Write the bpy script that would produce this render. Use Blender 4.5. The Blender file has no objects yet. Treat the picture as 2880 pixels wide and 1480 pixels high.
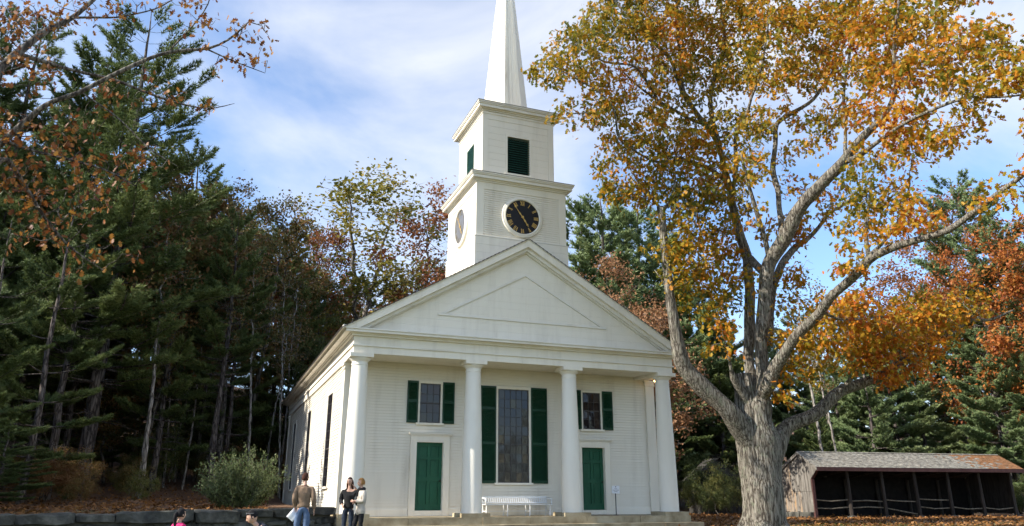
import bpy, bmesh, math, random
import numpy as np
from mathutils import Vector, Matrix, noise as mnoise

R = math.radians
rng = np.random.default_rng(11)
random.seed(5)
SC = bpy.context.scene
COL = SC.collection

# ------------------------------------------------------------------ camera, sky, sun, exposure
CAM = np.array([-9.595, -23.407, 0.5])
YAW, PITCH, FPX = R(21.24), R(17.28), 2111.0          # focal length in pixels of a 2880-wide frame
cd = bpy.data.cameras.new('camera')
cam = bpy.data.objects.new('camera', cd)
COL.objects.link(cam)
cam.location = CAM.tolist()
cam.rotation_euler = (R(90) + PITCH, 0, -YAW)
cd.sensor_width = 36
cd.lens = FPX / 2880 * 36
cd.clip_end = 2000
SC.camera = cam

SUN_EL = R(34)
SUN_DIR = Vector((-math.cos(SUN_EL), 0.006, math.sin(SUN_EL))).normalized()
w = bpy.data.worlds.new('World')
SC.world = w
w.use_nodes = True
nt = w.node_tree
nt.nodes.clear()
out = nt.nodes.new('ShaderNodeOutputWorld')
bg = nt.nodes.new('ShaderNodeBackground')
sky = nt.nodes.new('ShaderNodeTexSky')
sky.sky_type = 'NISHITA'
sky.sun_disc = False
sky.sun_elevation = SUN_EL
sky.sun_rotation = math.atan2(SUN_DIR.x, SUN_DIR.y)
sky.air_density = 1.0
sky.dust_density = 0.1
sky.ozone_density = 4.0
sky.altitude = 500
CLOUD_AT = (5.5, 0.7, 1.4)
tc = nt.nodes.new('ShaderNodeTexCoord')
mp = nt.nodes.new('ShaderNodeMapping')
mp.inputs['Scale'].default_value = (1.5, 1.9, 2.6)
mp.inputs['Rotation'].default_value = (0.2, 0.35, 0.5)
mp.inputs['Location'].default_value = CLOUD_AT
n1 = nt.nodes.new('ShaderNodeTexNoise')
n1.inputs['Scale'].default_value = 1.3
n1.inputs['Detail'].default_value = 7
n1.inputs['Roughness'].default_value = 0.55
n1.inputs['Distortion'].default_value = 0.5
rp = nt.nodes.new('ShaderNodeValToRGB')
rp.color_ramp.elements[0].position = 0.39
rp.color_ramp.elements[0].color = (0.03, 0.03, 0.03, 1)
rp.color_ramp.elements[1].position = 0.71
rp.color_ramp.elements[1].color = (0.85, 0.85, 0.85, 1)
mx = nt.nodes.new('ShaderNodeMixRGB')
mx.inputs[2].default_value = (4.3, 4.3, 4.35, 1)      # thin cloud, lit by the sun
nt.links.new(tc.outputs['Generated'], mp.inputs['Vector'])
nt.links.new(mp.outputs['Vector'], n1.inputs['Vector'])
nt.links.new(n1.outputs['Fac'], rp.inputs['Fac'])
nt.links.new(rp.outputs['Color'], mx.inputs['Fac'])
nt.links.new(sky.outputs['Color'], mx.inputs[1])
nt.links.new(mx.outputs['Color'], bg.inputs['Color'])
nt.links.new(bg.outputs['Background'], out.inputs['Surface'])
bg.inputs['Strength'].default_value = 0.15

sl = bpy.data.lights.new('sun', 'SUN')
sun = bpy.data.objects.new('sun', sl)
COL.objects.link(sun)
sl.energy = 4.8
sl.angle = R(0.53)
sl.color = (1.0, 0.93, 0.82)
sun.rotation_euler = (-SUN_DIR).to_track_quat('-Z', 'Y').to_euler()
sun.location = (-60, 0, 60)

SC.view_settings.view_transform = 'Standard'
SC.view_settings.look = 'None'
SC.view_settings.exposure = 0.95
SC.view_settings.gamma = 1.0
SC.view_settings.use_curve_mapping = False
SC.cycles.use_adaptive_sampling = True
SC.cycles.adaptive_threshold = 0.03
SC.cycles.max_bounces = 5
SC.cycles.diffuse_bounces = 2
SC.cycles.glossy_bounces = 3
SC.cycles.transmission_bounces = 4
SC.cycles.transparent_max_bounces = 4

# ------------------------------------------------------------------ picking points of the place along sight lines
_cy, _sy, _cp, _sp = math.cos(YAW), math.sin(YAW), math.cos(PITCH), math.sin(PITCH)
FWD = np.array([_sy * _cp, _cy * _cp, _sp])
RGT = np.array([_cy, -_sy, 0.0])
UPV = np.cross(RGT, FWD)


def ray(x, y):
    return FWD + RGT * ((x - 1440) / FPX) + UPV * ((740 - y) / FPX)


def U(x, y, h):
    d = ray(x, y)
    return CAM + d * (h / math.hypot(d[0], d[1]))


def UY(x, y, Y):
    d = ray(x, y)
    return CAM + d * ((Y - CAM[1]) / d[1])


# ------------------------------------------------------------------ materials
MATS = {}


def new_mat(name):
    m = bpy.data.materials.new(name)
    m.use_nodes = True
    MATS[name] = m
    return m, m.node_tree, m.node_tree.nodes['Principled BSDF']


def mat(name, c0, c1=None, rough=0.6, scale=3.0, bump=0.0, bscale=None, stretch=(1, 1, 1), detail=5,
        spec=0.3, coords='pos', lo=0.35, hi=0.7, mid=None):
    """procedural material: two colours blended by noise, with optional relief"""
    m, t, b = new_mat(name)
    c1 = c1 or c0
    b.inputs['Roughness'].default_value = rough
    b.inputs['Specular IOR Level'].default_value = spec
    if coords == 'pos':
        g = t.nodes.new('ShaderNodeNewGeometry')
        src = g.outputs['Position']
    else:
        g = t.nodes.new('ShaderNodeTexCoord')
        src = g.outputs['Object']
    mp = t.nodes.new('ShaderNodeMapping')
    mp.inputs['Scale'].default_value = stretch
    t.links.new(src, mp.inputs['Vector'])
    n = t.nodes.new('ShaderNodeTexNoise')
    n.inputs['Scale'].default_value = scale
    n.inputs['Detail'].default_value = detail
    n.inputs['Roughness'].default_value = 0.6
    t.links.new(mp.outputs['Vector'], n.inputs['Vector'])
    r = t.nodes.new('ShaderNodeValToRGB')
    r.color_ramp.elements[0].position = lo
    r.color_ramp.elements[0].color = (*c0, 1)
    r.color_ramp.elements[1].position = hi
    r.color_ramp.elements[1].color = (*c1, 1)
    if mid:
        e = r.color_ramp.elements.new((lo + hi) / 2)
        e.color = (*mid, 1)
    t.links.new(n.outputs['Fac'], r.inputs['Fac'])
    t.links.new(r.outputs['Color'], b.inputs['Base Color'])
    if bump:
        n2 = t.nodes.new('ShaderNodeTexNoise')
        n2.inputs['Scale'].default_value = bscale or scale * 4
        n2.inputs['Detail'].default_value = 5
        t.links.new(mp.outputs['Vector'], n2.inputs['Vector'])
        bp = t.nodes.new('ShaderNodeBump')
        bp.inputs['Strength'].default_value = bump
        bp.inputs['Distance'].default_value = 0.03
        t.links.new(n2.outputs['Fac'], bp.inputs['Height'])
        t.links.new(bp.outputs['Normal'], b.inputs['Normal'])
    return m


def leaf_mat(name, cols, trans=0.3, rough=0.55, obj_var=0.25, nscale=0.35):
    """leaves: colour by each leaf's own number, by clump and by tree; some light passes through"""
    m, t, b = new_mat(name)
    a = t.nodes.new('ShaderNodeAttribute')
    a.attribute_name = 'rnd'
    g = t.nodes.new('ShaderNodeNewGeometry')
    n = t.nodes.new('ShaderNodeTexNoise')
    n.inputs['Scale'].default_value = nscale
    n.inputs['Detail'].default_value = 2
    t.links.new(g.outputs['Position'], n.inputs['Vector'])
    oi = t.nodes.new('ShaderNodeObjectInfo')

    def madd(x, k, c):
        q = t.nodes.new('ShaderNodeMath')
        q.operation = 'MULTIPLY_ADD'
        t.links.new(x, q.inputs[0])
        q.inputs[1].default_value = k
        if isinstance(c, (int, float)):
            q.inputs[2].default_value = c
        else:
            t.links.new(c, q.inputs[2])
        return q.outputs[0]
    v = madd(a.outputs['Fac'], 0.6, -0.3 - 0.45 - obj_var / 2 + 0.5)
    v = madd(n.outputs['Fac'], 0.9, v)
    v = madd(oi.outputs['Random'], obj_var, v)
    r = t.nodes.new('ShaderNodeValToRGB')
    els = r.color_ramp.elements
    k = len(cols)
    els[0].position = 0.1
    els[0].color = (*cols[0], 1)
    els[1].position = 0.9
    els[1].color = (*cols[-1], 1)
    for i in range(1, k - 1):
        e = els.new(0.1 + 0.8 * i / (k - 1))
        e.color = (*cols[i], 1)
    t.links.new(v, r.inputs['Fac'])
    t.links.new(r.outputs['Color'], b.inputs['Base Color'])
    b.inputs['Roughness'].default_value = rough
    b.inputs['Specular IOR Level'].default_value = 0.25
    tr = t.nodes.new('ShaderNodeBsdfTranslucent')
    t.links.new(r.outputs['Color'], tr.inputs['Color'])
    ms = t.nodes.new('ShaderNodeMixShader')
    ms.inputs[0].default_value = trans
    t.links.new(b.outputs[0], ms.inputs[1])
    t.links.new(tr.outputs[0], ms.inputs[2])
    t.links.new(ms.outputs[0], t.nodes['Material Output'].inputs['Surface'])
    return m


def emit_mat(name, col, s):
    m, t, b = new_mat(name)
    b.inputs['Base Color'].default_value = (*col, 1)
    b.inputs['Emission Color'].default_value = (*col, 1)
    b.inputs['Emission Strength'].default_value = s
    return m


WHITE = mat('white_paint', (0.60, 0.545, 0.44), (0.84, 0.785, 0.67), rough=0.55, scale=1.3, stretch=(1.6, 1.6, 0.22), bump=0.05, bscale=30, detail=9, lo=0.22, hi=0.50, mid=(0.765, 0.71, 0.60))
WHITE2 = mat('white_paint_column', (0.77, 0.73, 0.64), (0.84, 0.805, 0.72), rough=0.5, scale=1.4, stretch=(1, 1, 0.15), bump=0.04, bscale=20, detail=8)
TRIM = mat('white_trim_weathered', (0.60, 0.54, 0.43), (0.80, 0.76, 0.67), rough=0.6, scale=1.6, stretch=(0.5, 0.5, 2), bump=0.06, bscale=25, detail=8, lo=0.25, hi=0.5)
GREEN = mat('green_door_paint', (0.009, 0.078, 0.040), (0.015, 0.108, 0.058), rough=0.45, scale=5, bump=0.08, bscale=18, stretch=(1, 1, 0.4))
GREEND = mat('green_shutter_paint', (0.006, 0.036, 0.017), (0.009, 0.052, 0.025), rough=0.45, scale=6)
LOUV = mat('green_louver_paint', (0.012, 0.085, 0.065), (0.02, 0.13, 0.105), rough=0.5, scale=6)
BLACK = mat('black_dial', (0.008, 0.008, 0.010), (0.012, 0.012, 0.014), rough=0.35, scale=4, spec=0.3)
GOLD = mat('gilded', (0.52, 0.33, 0.09), (0.68, 0.46, 0.15), rough=0.45, scale=20)
ROOFM = mat('dark_shingle', (0.05, 0.045, 0.042), (0.11, 0.10, 0.09), rough=0.85, scale=4, bump=0.3)
LEAD = mat('lead_roof', (0.20, 0.19, 0.17), (0.32, 0.30, 0.27), rough=0.7, scale=3)
GRANITE = mat('yellowish_stone', (0.25, 0.20, 0.12), (0.46, 0.40, 0.28), rough=0.85, scale=2.2, bump=0.35, bscale=25, detail=9, mid=(0.37, 0.31, 0.20))
FIELD = mat('grey_field_stone', (0.03, 0.03, 0.027), (0.17, 0.16, 0.135), rough=0.9, scale=2.5, bump=0.6, bscale=14, detail=9, mid=(0.08, 0.078, 0.066))
DARKSTONE = mat('dark_field_stone', (0.055, 0.055, 0.05), (0.17, 0.165, 0.14), rough=0.9, scale=2.5, bump=0.6, bscale=14, detail=9)
INK = mat('dark_interior', (0.01, 0.01, 0.01), (0.015, 0.014, 0.013), rough=0.9)
BARNW = mat('weathered_board', (0.07, 0.063, 0.055), (0.26, 0.245, 0.22), rough=0.9, scale=3.0, stretch=(3, 3, 0.35), bump=0.3, bscale=20, detail=9, mid=(0.155, 0.142, 0.125), lo=0.3, hi=0.72)
BARNO = mat('orange_worn_board', (0.10, 0.08, 0.065), (0.32, 0.19, 0.08), rough=0.9, scale=3.0, stretch=(3, 3, 0.5), bump=0.3, bscale=20, detail=9, mid=(0.26, 0.22, 0.18))
BARND = mat('dark_barn_timber', (0.022, 0.018, 0.015), (0.06, 0.05, 0.042), rough=0.9, scale=3, stretch=(3, 3, 0.5), bump=0.3)  # timber colour lowered to stand in for shade inside the shed
SHINGLE = mat('grey_wood_shingle', (0.13, 0.12, 0.10), (0.36, 0.34, 0.29), rough=0.9, scale=6, stretch=(1, 1, 1), detail=8, mid=(0.22, 0.205, 0.175))
MOSS = mat('rusty_mossy_shingle', (0.17, 0.09, 0.045), (0.28, 0.13, 0.055), rough=0.95, scale=4)
FASCIA = mat('dark_red_fascia', (0.055, 0.022, 0.02), (0.09, 0.04, 0.035), rough=0.8, scale=4)
BARK = None
PAPER = mat('white_paper', (0.75, 0.78, 0.82), (0.8, 0.82, 0.86), rough=0.7, scale=4)
BENCHW = mat('white_bench_paint', (0.72, 0.72, 0.70), (0.82, 0.82, 0.80), rough=0.5, scale=8)
IRON = mat('black_iron', (0.012, 0.012, 0.012), (0.02, 0.02, 0.02), rough=0.5, scale=10)
LETTER = mat('dark_lettering', (0.03, 0.025, 0.04), (0.05, 0.04, 0.06), rough=0.6, scale=10)
BULB = emit_mat('lit_bulb', (1.0, 0.55, 0.15), 9.0)


def glass_mat():
    m, t, b = new_mat('old_window_glass')
    b.inputs['Base Color'].default_value = (0.018, 0.014, 0.015, 1)
    b.inputs['Roughness'].default_value = 0.04
    b.inputs['Specular IOR Level'].default_value = 0.5
    g = t.nodes.new('ShaderNodeNewGeometry')
    n = t.nodes.new('ShaderNodeTexNoise')
    n.inputs['Scale'].default_value = 5
    t.links.new(g.outputs['Position'], n.inputs['Vector'])
    bp = t.nodes.new('ShaderNodeBump')
    bp.inputs['Strength'].default_value = 0.12
    bp.inputs['Distance'].default_value = 0.02
    t.links.new(n.outputs['Fac'], bp.inputs['Height'])
    t.links.new(bp.outputs['Normal'], b.inputs['Normal'])
    return m


GLASS = glass_mat()


def bark_mat(name, c0, c1, c2, sc=7.0, bump=0.8, lichen=None, stretch=.2):
    m, t, b = new_mat(name)
    g = t.nodes.new('ShaderNodeTexCoord')
    mp = t.nodes.new('ShaderNodeMapping')
    mp.inputs['Scale'].default_value = (1, 1, stretch)
    t.links.new(g.outputs['Object'], mp.inputs['Vector'])
    n = t.nodes.new('ShaderNodeTexNoise')
    n.inputs['Scale'].default_value = sc
    n.inputs['Detail'].default_value = 6
    n.inputs['Roughness'].default_value = 0.6
    n.inputs['Distortion'].default_value = 0.4
    t.links.new(mp.outputs['Vector'], n.inputs['Vector'])
    v = t.nodes.new('ShaderNodeTexVoronoi')
    v.feature = 'DISTANCE_TO_EDGE'
    v.inputs['Scale'].default_value = sc * .9
    wv = t.nodes.new('ShaderNodeVectorMath')
    wv.operation = 'MULTIPLY_ADD'
    wv.inputs[1].default_value = (.12, .12, .12)
    t.links.new(n.outputs['Color'], wv.inputs[0])
    t.links.new(mp.outputs['Vector'], wv.inputs[2])
    t.links.new(wv.outputs[0], v.inputs['Vector'])
    fr_ = t.nodes.new('ShaderNodeMapRange')
    fr_.inputs['From Max'].default_value = .16
    t.links.new(v.outputs['Distance'], fr_.inputs['Value'])
    mul = t.nodes.new('ShaderNodeMath')
    mul.operation = 'MULTIPLY_ADD'
    mul.inputs[1].default_value = .26
    t.links.new(fr_.outputs[0], mul.inputs[0])
    ad = t.nodes.new('ShaderNodeMath')
    ad.operation = 'SUBTRACT'
    ad.inputs[1].default_value = .19
    t.links.new(n.outputs['Fac'], ad.inputs[0])
    t.links.new(ad.outputs[0], mul.inputs[2])
    r = t.nodes.new('ShaderNodeValToRGB')
    els = r.color_ramp.elements
    els[0].position = 0.36
    els[0].color = (*c0, 1)
    els[1].position = 0.66
    els[1].color = (*c2, 1)
    e = els.new(0.5)
    e.color = (*c1, 1)
    t.links.new(mul.outputs[0], r.inputs['Fac'])
    col = r.outputs['Color']
    if lichen:
        n3 = t.nodes.new('ShaderNodeTexNoise')
        n3.inputs['Scale'].default_value = 5.0
        n3.inputs['Detail'].default_value = 7
        n3.inputs['Roughness'].default_value = .7
        t.links.new(g.outputs['Object'], n3.inputs['Vector'])
        r3 = t.nodes.new('ShaderNodeValToRGB')
        r3.color_ramp.elements[0].position = 0.54
        r3.color_ramp.elements[1].position = 0.66
        r3.color_ramp.elements[1].color = (0.6, 0.6, 0.6, 1)
        t.links.new(n3.outputs['Fac'], r3.inputs['Fac'])
        mx = t.nodes.new('ShaderNodeMixRGB')
        t.links.new(r3.outputs['Color'], mx.inputs['Fac'])
        t.links.new(col, mx.inputs[1])
        mx.inputs[2].default_value = (*lichen, 1)
        col = mx.outputs['Color']
    t.links.new(col, b.inputs['Base Color'])
    b.inputs['Roughness'].default_value = 0.9
    b.inputs['Specular IOR Level'].default_value = 0.15
    bp = t.nodes.new('ShaderNodeBump')
    bp.inputs['Strength'].default_value = bump
    bp.inputs['Distance'].default_value = 0.06
    t.links.new(mul.outputs[0], bp.inputs['Height'])
    t.links.new(bp.outputs['Normal'], b.inputs['Normal'])
    return m


OAKBARK = bark_mat('oak_bark', (0.06, 0.05, 0.04), (0.17, 0.15, 0.12), (0.275, 0.25, 0.21), sc=17, bump=.9, lichen=(0.22, 0.235, 0.165), stretch=.12)
PINEBARK = bark_mat('pine_bark', (0.04, 0.033, 0.03), (0.10, 0.085, 0.078), (0.19, 0.165, 0.15))
GREYBARK = bark_mat('grey_bark', (0.05, 0.045, 0.04), (0.13, 0.115, 0.10), (0.24, 0.22, 0.19))
PALEBARK = bark_mat('pale_bark', (0.08, 0.07, 0.06), (0.22, 0.20, 0.175), (0.36, 0.335, 0.30), bump=0.3)

# ------------------------------------------------------------------ mesh helpers


class MB:
    """collects faces; build() makes one mesh object of them"""

    def __init__(s):
        s.v, s.f = [], []

    def add(s, vs, fs):
        o = len(s.v)
        s.v += [tuple(map(float, p)) for p in vs]
        s.f += [tuple(i + o for i in f) for f in fs]
        return s

    def box(s, x0, x1, y0, y1, z0, z1):
        return s.add([(x0, y0, z0), (x1, y0, z0), (x1, y1, z0), (x0, y1, z0), (x0, y0, z1), (x1, y0, z1), (x1, y1, z1), (x0, y1, z1)],
                     [(0, 3, 2, 1), (4, 5, 6, 7), (0, 1, 5, 4), (1, 2, 6, 5), (2, 3, 7, 6), (3, 0, 4, 7)])

    def hexa(s, p):
        return s.add(p, [(0, 3, 2, 1), (4, 5, 6, 7), (0, 1, 5, 4), (1, 2, 6, 5), (2, 3, 7, 6), (3, 0, 4, 7)])

    def prism_y(s, poly, y0, y1):
        """poly: list of (x, z), counter-clockwise seen from -Y"""
        n = len(poly)
        vs = [(x, y0, z) for x, z in poly] + [(x, y1, z) for x, z in poly]
        fs = [tuple(range(n)), tuple(range(2 * n - 1, n - 1, -1))]
        fs += [(i, i + n, (i + 1) % n + n, (i + 1) % n) for i in range(n)]
        return s.add(vs, fs)

    def prism_map(s, poly, fn, w0, w1):
        n = len(poly)
        vs = [fn(a, b, w0) for a, b in poly] + [fn(a, b, w1) for a, b in poly]
        fs = [tuple(range(n)), tuple(range(2 * n - 1, n - 1, -1))]
        fs += [(i, i + n, (i + 1) % n + n, (i + 1) % n) for i in range(n)]
        return s.add(vs, fs)

    def lathe(s, prof, c=(0, 0), n=24, cap=True):
        o = len(s.v)
        for r, z in prof:
            for k in range(n):
                a = 2 * math.pi * k / n
                s.v.append((c[0] + r * math.cos(a), c[1] + r * math.sin(a), z))
        for i in range(len(prof) - 1):
            for k in range(n):
                k2 = (k + 1) % n
                s.f.append((o + i * n + k, o + i * n + k2, o + (i + 1) * n + k2, o + (i + 1) * n + k))
        if cap:
            s.f.append(tuple(o + k for k in range(n - 1, -1, -1)))
            s.f.append(tuple(o + (len(prof) - 1) * n + k for k in range(n)))
        return s

    def tube(s, pts, rad, n=6, cap=True):
        P = np.array(pts, float)
        rad = [rad] * len(P) if isinstance(rad, (int, float)) else list(rad)
        o = len(s.v)
        T = np.gradient(P, axis=0) if len(P) > 2 else np.tile(P[1] - P[0], (2, 1))
        T /= np.linalg.norm(T, axis=1)[:, None] + 1e-9
        ref = np.array([1.0, 0, 0]) if abs(T[0][2]) > 0.7 else np.array([0, 0, 1.0])
        a = np.cross(ref, T[0])
        a /= np.linalg.norm(a) + 1e-9
        ang = np.arange(n) * 2 * math.pi / n
        for i in range(len(P)):
            a = a - T[i] * (a @ T[i])
            a /= np.linalg.norm(a) + 1e-9
            b = np.cross(T[i], a)
            ring = P[i] + rad[i] * (np.cos(ang)[:, None] * a + np.sin(ang)[:, None] * b)
            s.v += [tuple(q) for q in ring.tolist()]
        for i in range(len(P) - 1):
            for k in range(n):
                k2 = (k + 1) % n
                s.f.append((o + i * n + k, o + i * n + k2, o + (i + 1) * n + k2, o + (i + 1) * n + k))
        if cap:
            s.f.append(tuple(o + k for k in range(n - 1, -1, -1)))
            s.f.append(tuple(o + (len(P) - 1) * n + k for k in range(n)))
        return s

    def mesh(s, name, m, smooth=False):
        me = bpy.data.meshes.new(name)
        me.from_pydata(s.v, [], s.f)
        if m:
            me.materials.append(m)
        if smooth:
            me.polygons.foreach_set('use_smooth', [True] * len(me.polygons))
        me.update()
        return me

    def build(s, name, m, parent=None, smooth=False, auto=None):
        me = s.mesh(name, m, smooth)
        if auto:
            me.polygons.foreach_set('use_smooth', [True] * len(me.polygons))
            me.set_sharp_from_angle(angle=R(auto))
        return link(name, me, parent)


def link(name, me, parent=None):
    o = bpy.data.objects.new(name, me)
    COL.objects.link(o)
    if parent:
        o.parent = parent
    return o


def thing(name, label, cat, loc=(0, 0, 0), rz=0, group=None):
    o = bpy.data.objects.new(name, None)
    COL.objects.link(o)
    o.location = loc
    o.rotation_euler = (0, 0, rz)
    o.empty_display_size = 0.2
    return tag(o, label, cat, group)


def tag(o, label, cat, group=None, kind=None):
    o['label'] = label
    o['category'] = cat
    if group:
        o['group'] = group
    if kind:
        o['kind'] = kind
    return o


def setting(o, kind='structure'):
    o['kind'] = kind
    return o


UNIT = {}


def piece(name, m, parent, x0, x1, y0, y1, z0, z1, rot=None):
    """one box-shaped piece; alike pieces share their mesh"""
    if m.name not in UNIT:
        UNIT[m.name] = MB().box(-.5, .5, -.5, .5, -.5, .5).mesh('piece_' + m.name, m)
    o = link(name, UNIT[m.name], parent)
    o.location = ((x0 + x1) / 2, (y0 + y1) / 2, (z0 + z1) / 2)
    o.scale = (x1 - x0, y1 - y0, z1 - z0)
    if rot:
        o.rotation_euler = rot
    return o


# ------------------------------------------------------------------ the ground
WALLPTS = [(-40, -3.6), (-24, -2.9), (-14.0, -1.86), (-10.24, -1.42), (-7.6, -0.45), (-5.9, 0.7)]


def wall_y(x):
    return float(np.interp(x, [p[0] for p in WALLPTS], [p[1] for p in WALLPTS]))


def sstep(a, b, x):
    t = min(1, max(0, (x - a) / (b - a)))
    return t * t * (3 - 2 * t)


def gz(x, y):
    lv = 1 - .75 * sstep(2.5, 6.0, x)
    front = -0.52 - lv * float(np.interp(-y, [.8, 2.0, 4, 8, 12, 24], [0, .16, .26, .46, .56, .58]))
    if y < -24:
        front -= 0.02 * min(60, -24 - y)
    k = sstep(-6.3, -5.2, x)
    s = y - wall_y(min(x, -5.9))
    beh = sstep(0.05, 0.35, s) * (1 - k)
    back = 0.02 + 0.012 * max(0, min(s, 20))
    z = front * (1 - beh) + back * beh
    hl = (max(0, y - 17) * 0.09 + max(0, y - 30) * 0.16) * (1 - sstep(-8, 6, x)) + max(0, y - 11) * 0.03 * (1 - sstep(-12, -7, x))
    hr = (max(0, y - 22) * 0.06 + max(0, y - 32) * 0.14) * sstep(-8, 6, x)
    z += min(hl + hr, 16)
    if s > 1.2 or x > -5:
        z += 0.05 * mnoise.noise((x * 0.3, y * 0.3, 0)) * sstep(14, 30, math.hypot(x + 9.6, y + 23.4))
    return z


def make_ground():
    xs = np.unique(np.concatenate([np.arange(-44, 48, 0.8), np.arange(-9, -5, 0.15), np.linspace(-300, -44, 14), np.linspace(48, 300, 14)]).round(3))
    ys = np.unique(np.concatenate([np.arange(-5, 3, 0.15), np.arange(-34, 80, 0.9), np.linspace(-300, -34, 14), np.linspace(80, 400, 14)]).round(3))
    v = [(x, y, gz(x, y)) for y in ys for x in xs]
    nx = len(xs)
    f = [(j * nx + i, j * nx + i + 1, (j + 1) * nx + i + 1, (j + 1) * nx + i) for j in range(len(ys) - 1) for i in range(nx - 1)]
    me = bpy.data.meshes.new('ground')
    me.from_pydata(v, [], f)
    me.polygons.foreach_set('use_smooth', [True] * len(f))
    m, t, b = new_mat('lawn_and_leaf_litter')
    g = t.nodes.new('ShaderNodeNewGeometry')
    n = t.nodes.new('ShaderNodeTexNoise')
    n.inputs['Scale'].default_value = 0.22
    n.inputs['Detail'].default_value = 6
    t.links.new(g.outputs['Position'], n.inputs['Vector'])
    n2 = t.nodes.new('ShaderNodeTexNoise')
    n2.inputs['Scale'].default_value = 9
    n2.inputs['Detail'].default_value = 6
    t.links.new(g.outputs['Position'], n2.inputs['Vector'])
    lit = t.nodes.new('ShaderNodeValToRGB')
    lit.color_ramp.elements[0].position = 0.3
    lit.color_ramp.elements[0].color = (0.055, 0.03, 0.018, 1)
    lit.color_ramp.elements[1].position = 0.72
    lit.color_ramp.elements[1].color = (0.19, 0.095, 0.045, 1)
    t.links.new(n2.outputs['Fac'], lit.inputs['Fac'])
    grs = t.nodes.new('ShaderNodeValToRGB')
    grs.color_ramp.elements[0].position = 0.3
    grs.color_ramp.elements[0].color = (0.055, 0.075, 0.02, 1)
    grs.color_ramp.elements[1].position = 0.7
    grs.color_ramp.elements[1].color = (0.15, 0.15, 0.045, 1)
    t.links.new(n2.outputs['Fac'], grs.inputs['Fac'])
    sx = t.nodes.new('ShaderNodeSeparateXYZ')
    t.links.new(g.outputs['Position'], sx.inputs[0])
    mr = t.nodes.new('ShaderNodeMapRange')          # lawn in front, leaf litter under the woods
    mr.inputs['From Min'].default_value = -4
    mr.inputs['From Max'].default_value = 7
    t.links.new(sx.outputs['Y'], mr.inputs['Value'])
    ad = t.nodes.new('ShaderNodeMath')
    ad.operation = 'ADD'
    t.links.new(mr.outputs[0], ad.inputs[0])
    mm = t.nodes.new('ShaderNodeMath')
    mm.operation = 'MULTIPLY_ADD'
    mm.inputs[1].default_value = 2.4
    mm.inputs[2].default_value = -1.05
    t.links.new(n.outputs['Fac'], mm.inputs[0])
    t.links.new(mm.outputs[0], ad.inputs[1])
    ad.use_clamp = True
    mx = t.nodes.new('ShaderNodeMixRGB')
    t.links.new(ad.outputs[0], mx.inputs['Fac'])
    t.links.new(grs.outputs['Color'], mx.inputs[1])
    t.links.new(lit.outputs['Color'], mx.inputs[2])
    t.links.new(mx.outputs['Color'], b.inputs['Base Color'])
    b.inputs['Roughness'].default_value = 0.95
    bp = t.nodes.new('ShaderNodeBump')
    bp.inputs['Strength'].default_value = 0.8
    bp.inputs['Distance'].default_value = 0.05
    t.links.new(n2.outputs['Fac'], bp.inputs['Height'])
    t.links.new(bp.outputs['Normal'], b.inputs['Normal'])
    me.materials.append(m)
    setting(link('ground', me))


make_ground()

# ------------------------------------------------------------------ the church
W = 5.83
church = thing('church', 'white clapboard church with clock tower, tall spire and columned porch', 'church')


def ring(mb, hx, y0, y1, z0, z1, t=0.0):
    """a solid course round the tower plan: half width hx, from y0 to y1"""
    return mb.box(-hx, hx, y0, y1, z0, z1)


def clapboards(mb, fn, a0, a1, z0, z1, holes, exp=0.096, thick=0.043):
    """weatherboards lapped over each other; fn(a, w, z) maps along-wall, outward, up"""
    n = max(1, round((z1 - z0) / exp))
    e = (z1 - z0) / n
    for i in range(n):
        zb, zt = z0 + i * e, z0 + (i + 1) * e
        spans = [(a0, a1)]
        for h0, h1, hb, ht in holes:
            if hb < (zb + zt) / 2 < ht:
                new = []
                for s0, s1 in spans:
                    if h1 <= s0 or h0 >= s1:
                        new.append((s0, s1))
                    else:
                        if h0 > s0 + .01:
                            new.append((s0, h0))
                        if h1 < s1 - .01:
                            new.append((h1, s1))
                spans = new
        for s0, s1 in spans:
            jit = random.uniform(-.003, .003)
            t0 = thick + jit
            mb.hexa([fn(s0, t0, zb), fn(s1, t0, zb), fn(s1, -.004, zb), fn(s0, -.004, zb),
                     fn(s0, .007, zt + .012), fn(s1, .007, zt + .012), fn(s1, -.004, zt + .012), fn(s0, -.004, zt + .012)])


# -- walls
YW = 1.80
doors = [(-3.24, -2.31, 0.06, 2.24), (2.88, 3.80, 0.04, 2.20)]
fw = MB()
fw.box(-5.70, -3.24, YW, 2.1, -.12, 4.9).box(-2.31, 2.88, YW, 2.1, -.12, 4.9).box(3.80, 5.70, YW, 2.1, -.12, 4.9)
fw.box(-3.24, -2.31, YW, 2.1, 2.24, 4.9).box(2.88, 3.80, YW, 2.1, 2.20, 4.9)
fw.build('front_wall', WHITE, church)
MB().box(-5.70, -5.4, 2.1, 20.95, -.4, 4.9).build('side_wall', WHITE, church)
MB().box(5.4, 5.70, 2.1, 20.95, -.6, 4.9).build('side_wall', WHITE, church)
MB().box(-5.4, 5.4, 20.6, 20.95, -.4, 4.9).prism_y([(-5.6, 5.35), (5.6, 5.35), (0, 8.6)], 20.6, 20.94).build('back_wall', WHITE, church)
MB().box(-5.4, 5.4, 2.1, 20.6, 4.82, 4.9).build('interior_ceiling', INK, church)

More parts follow.
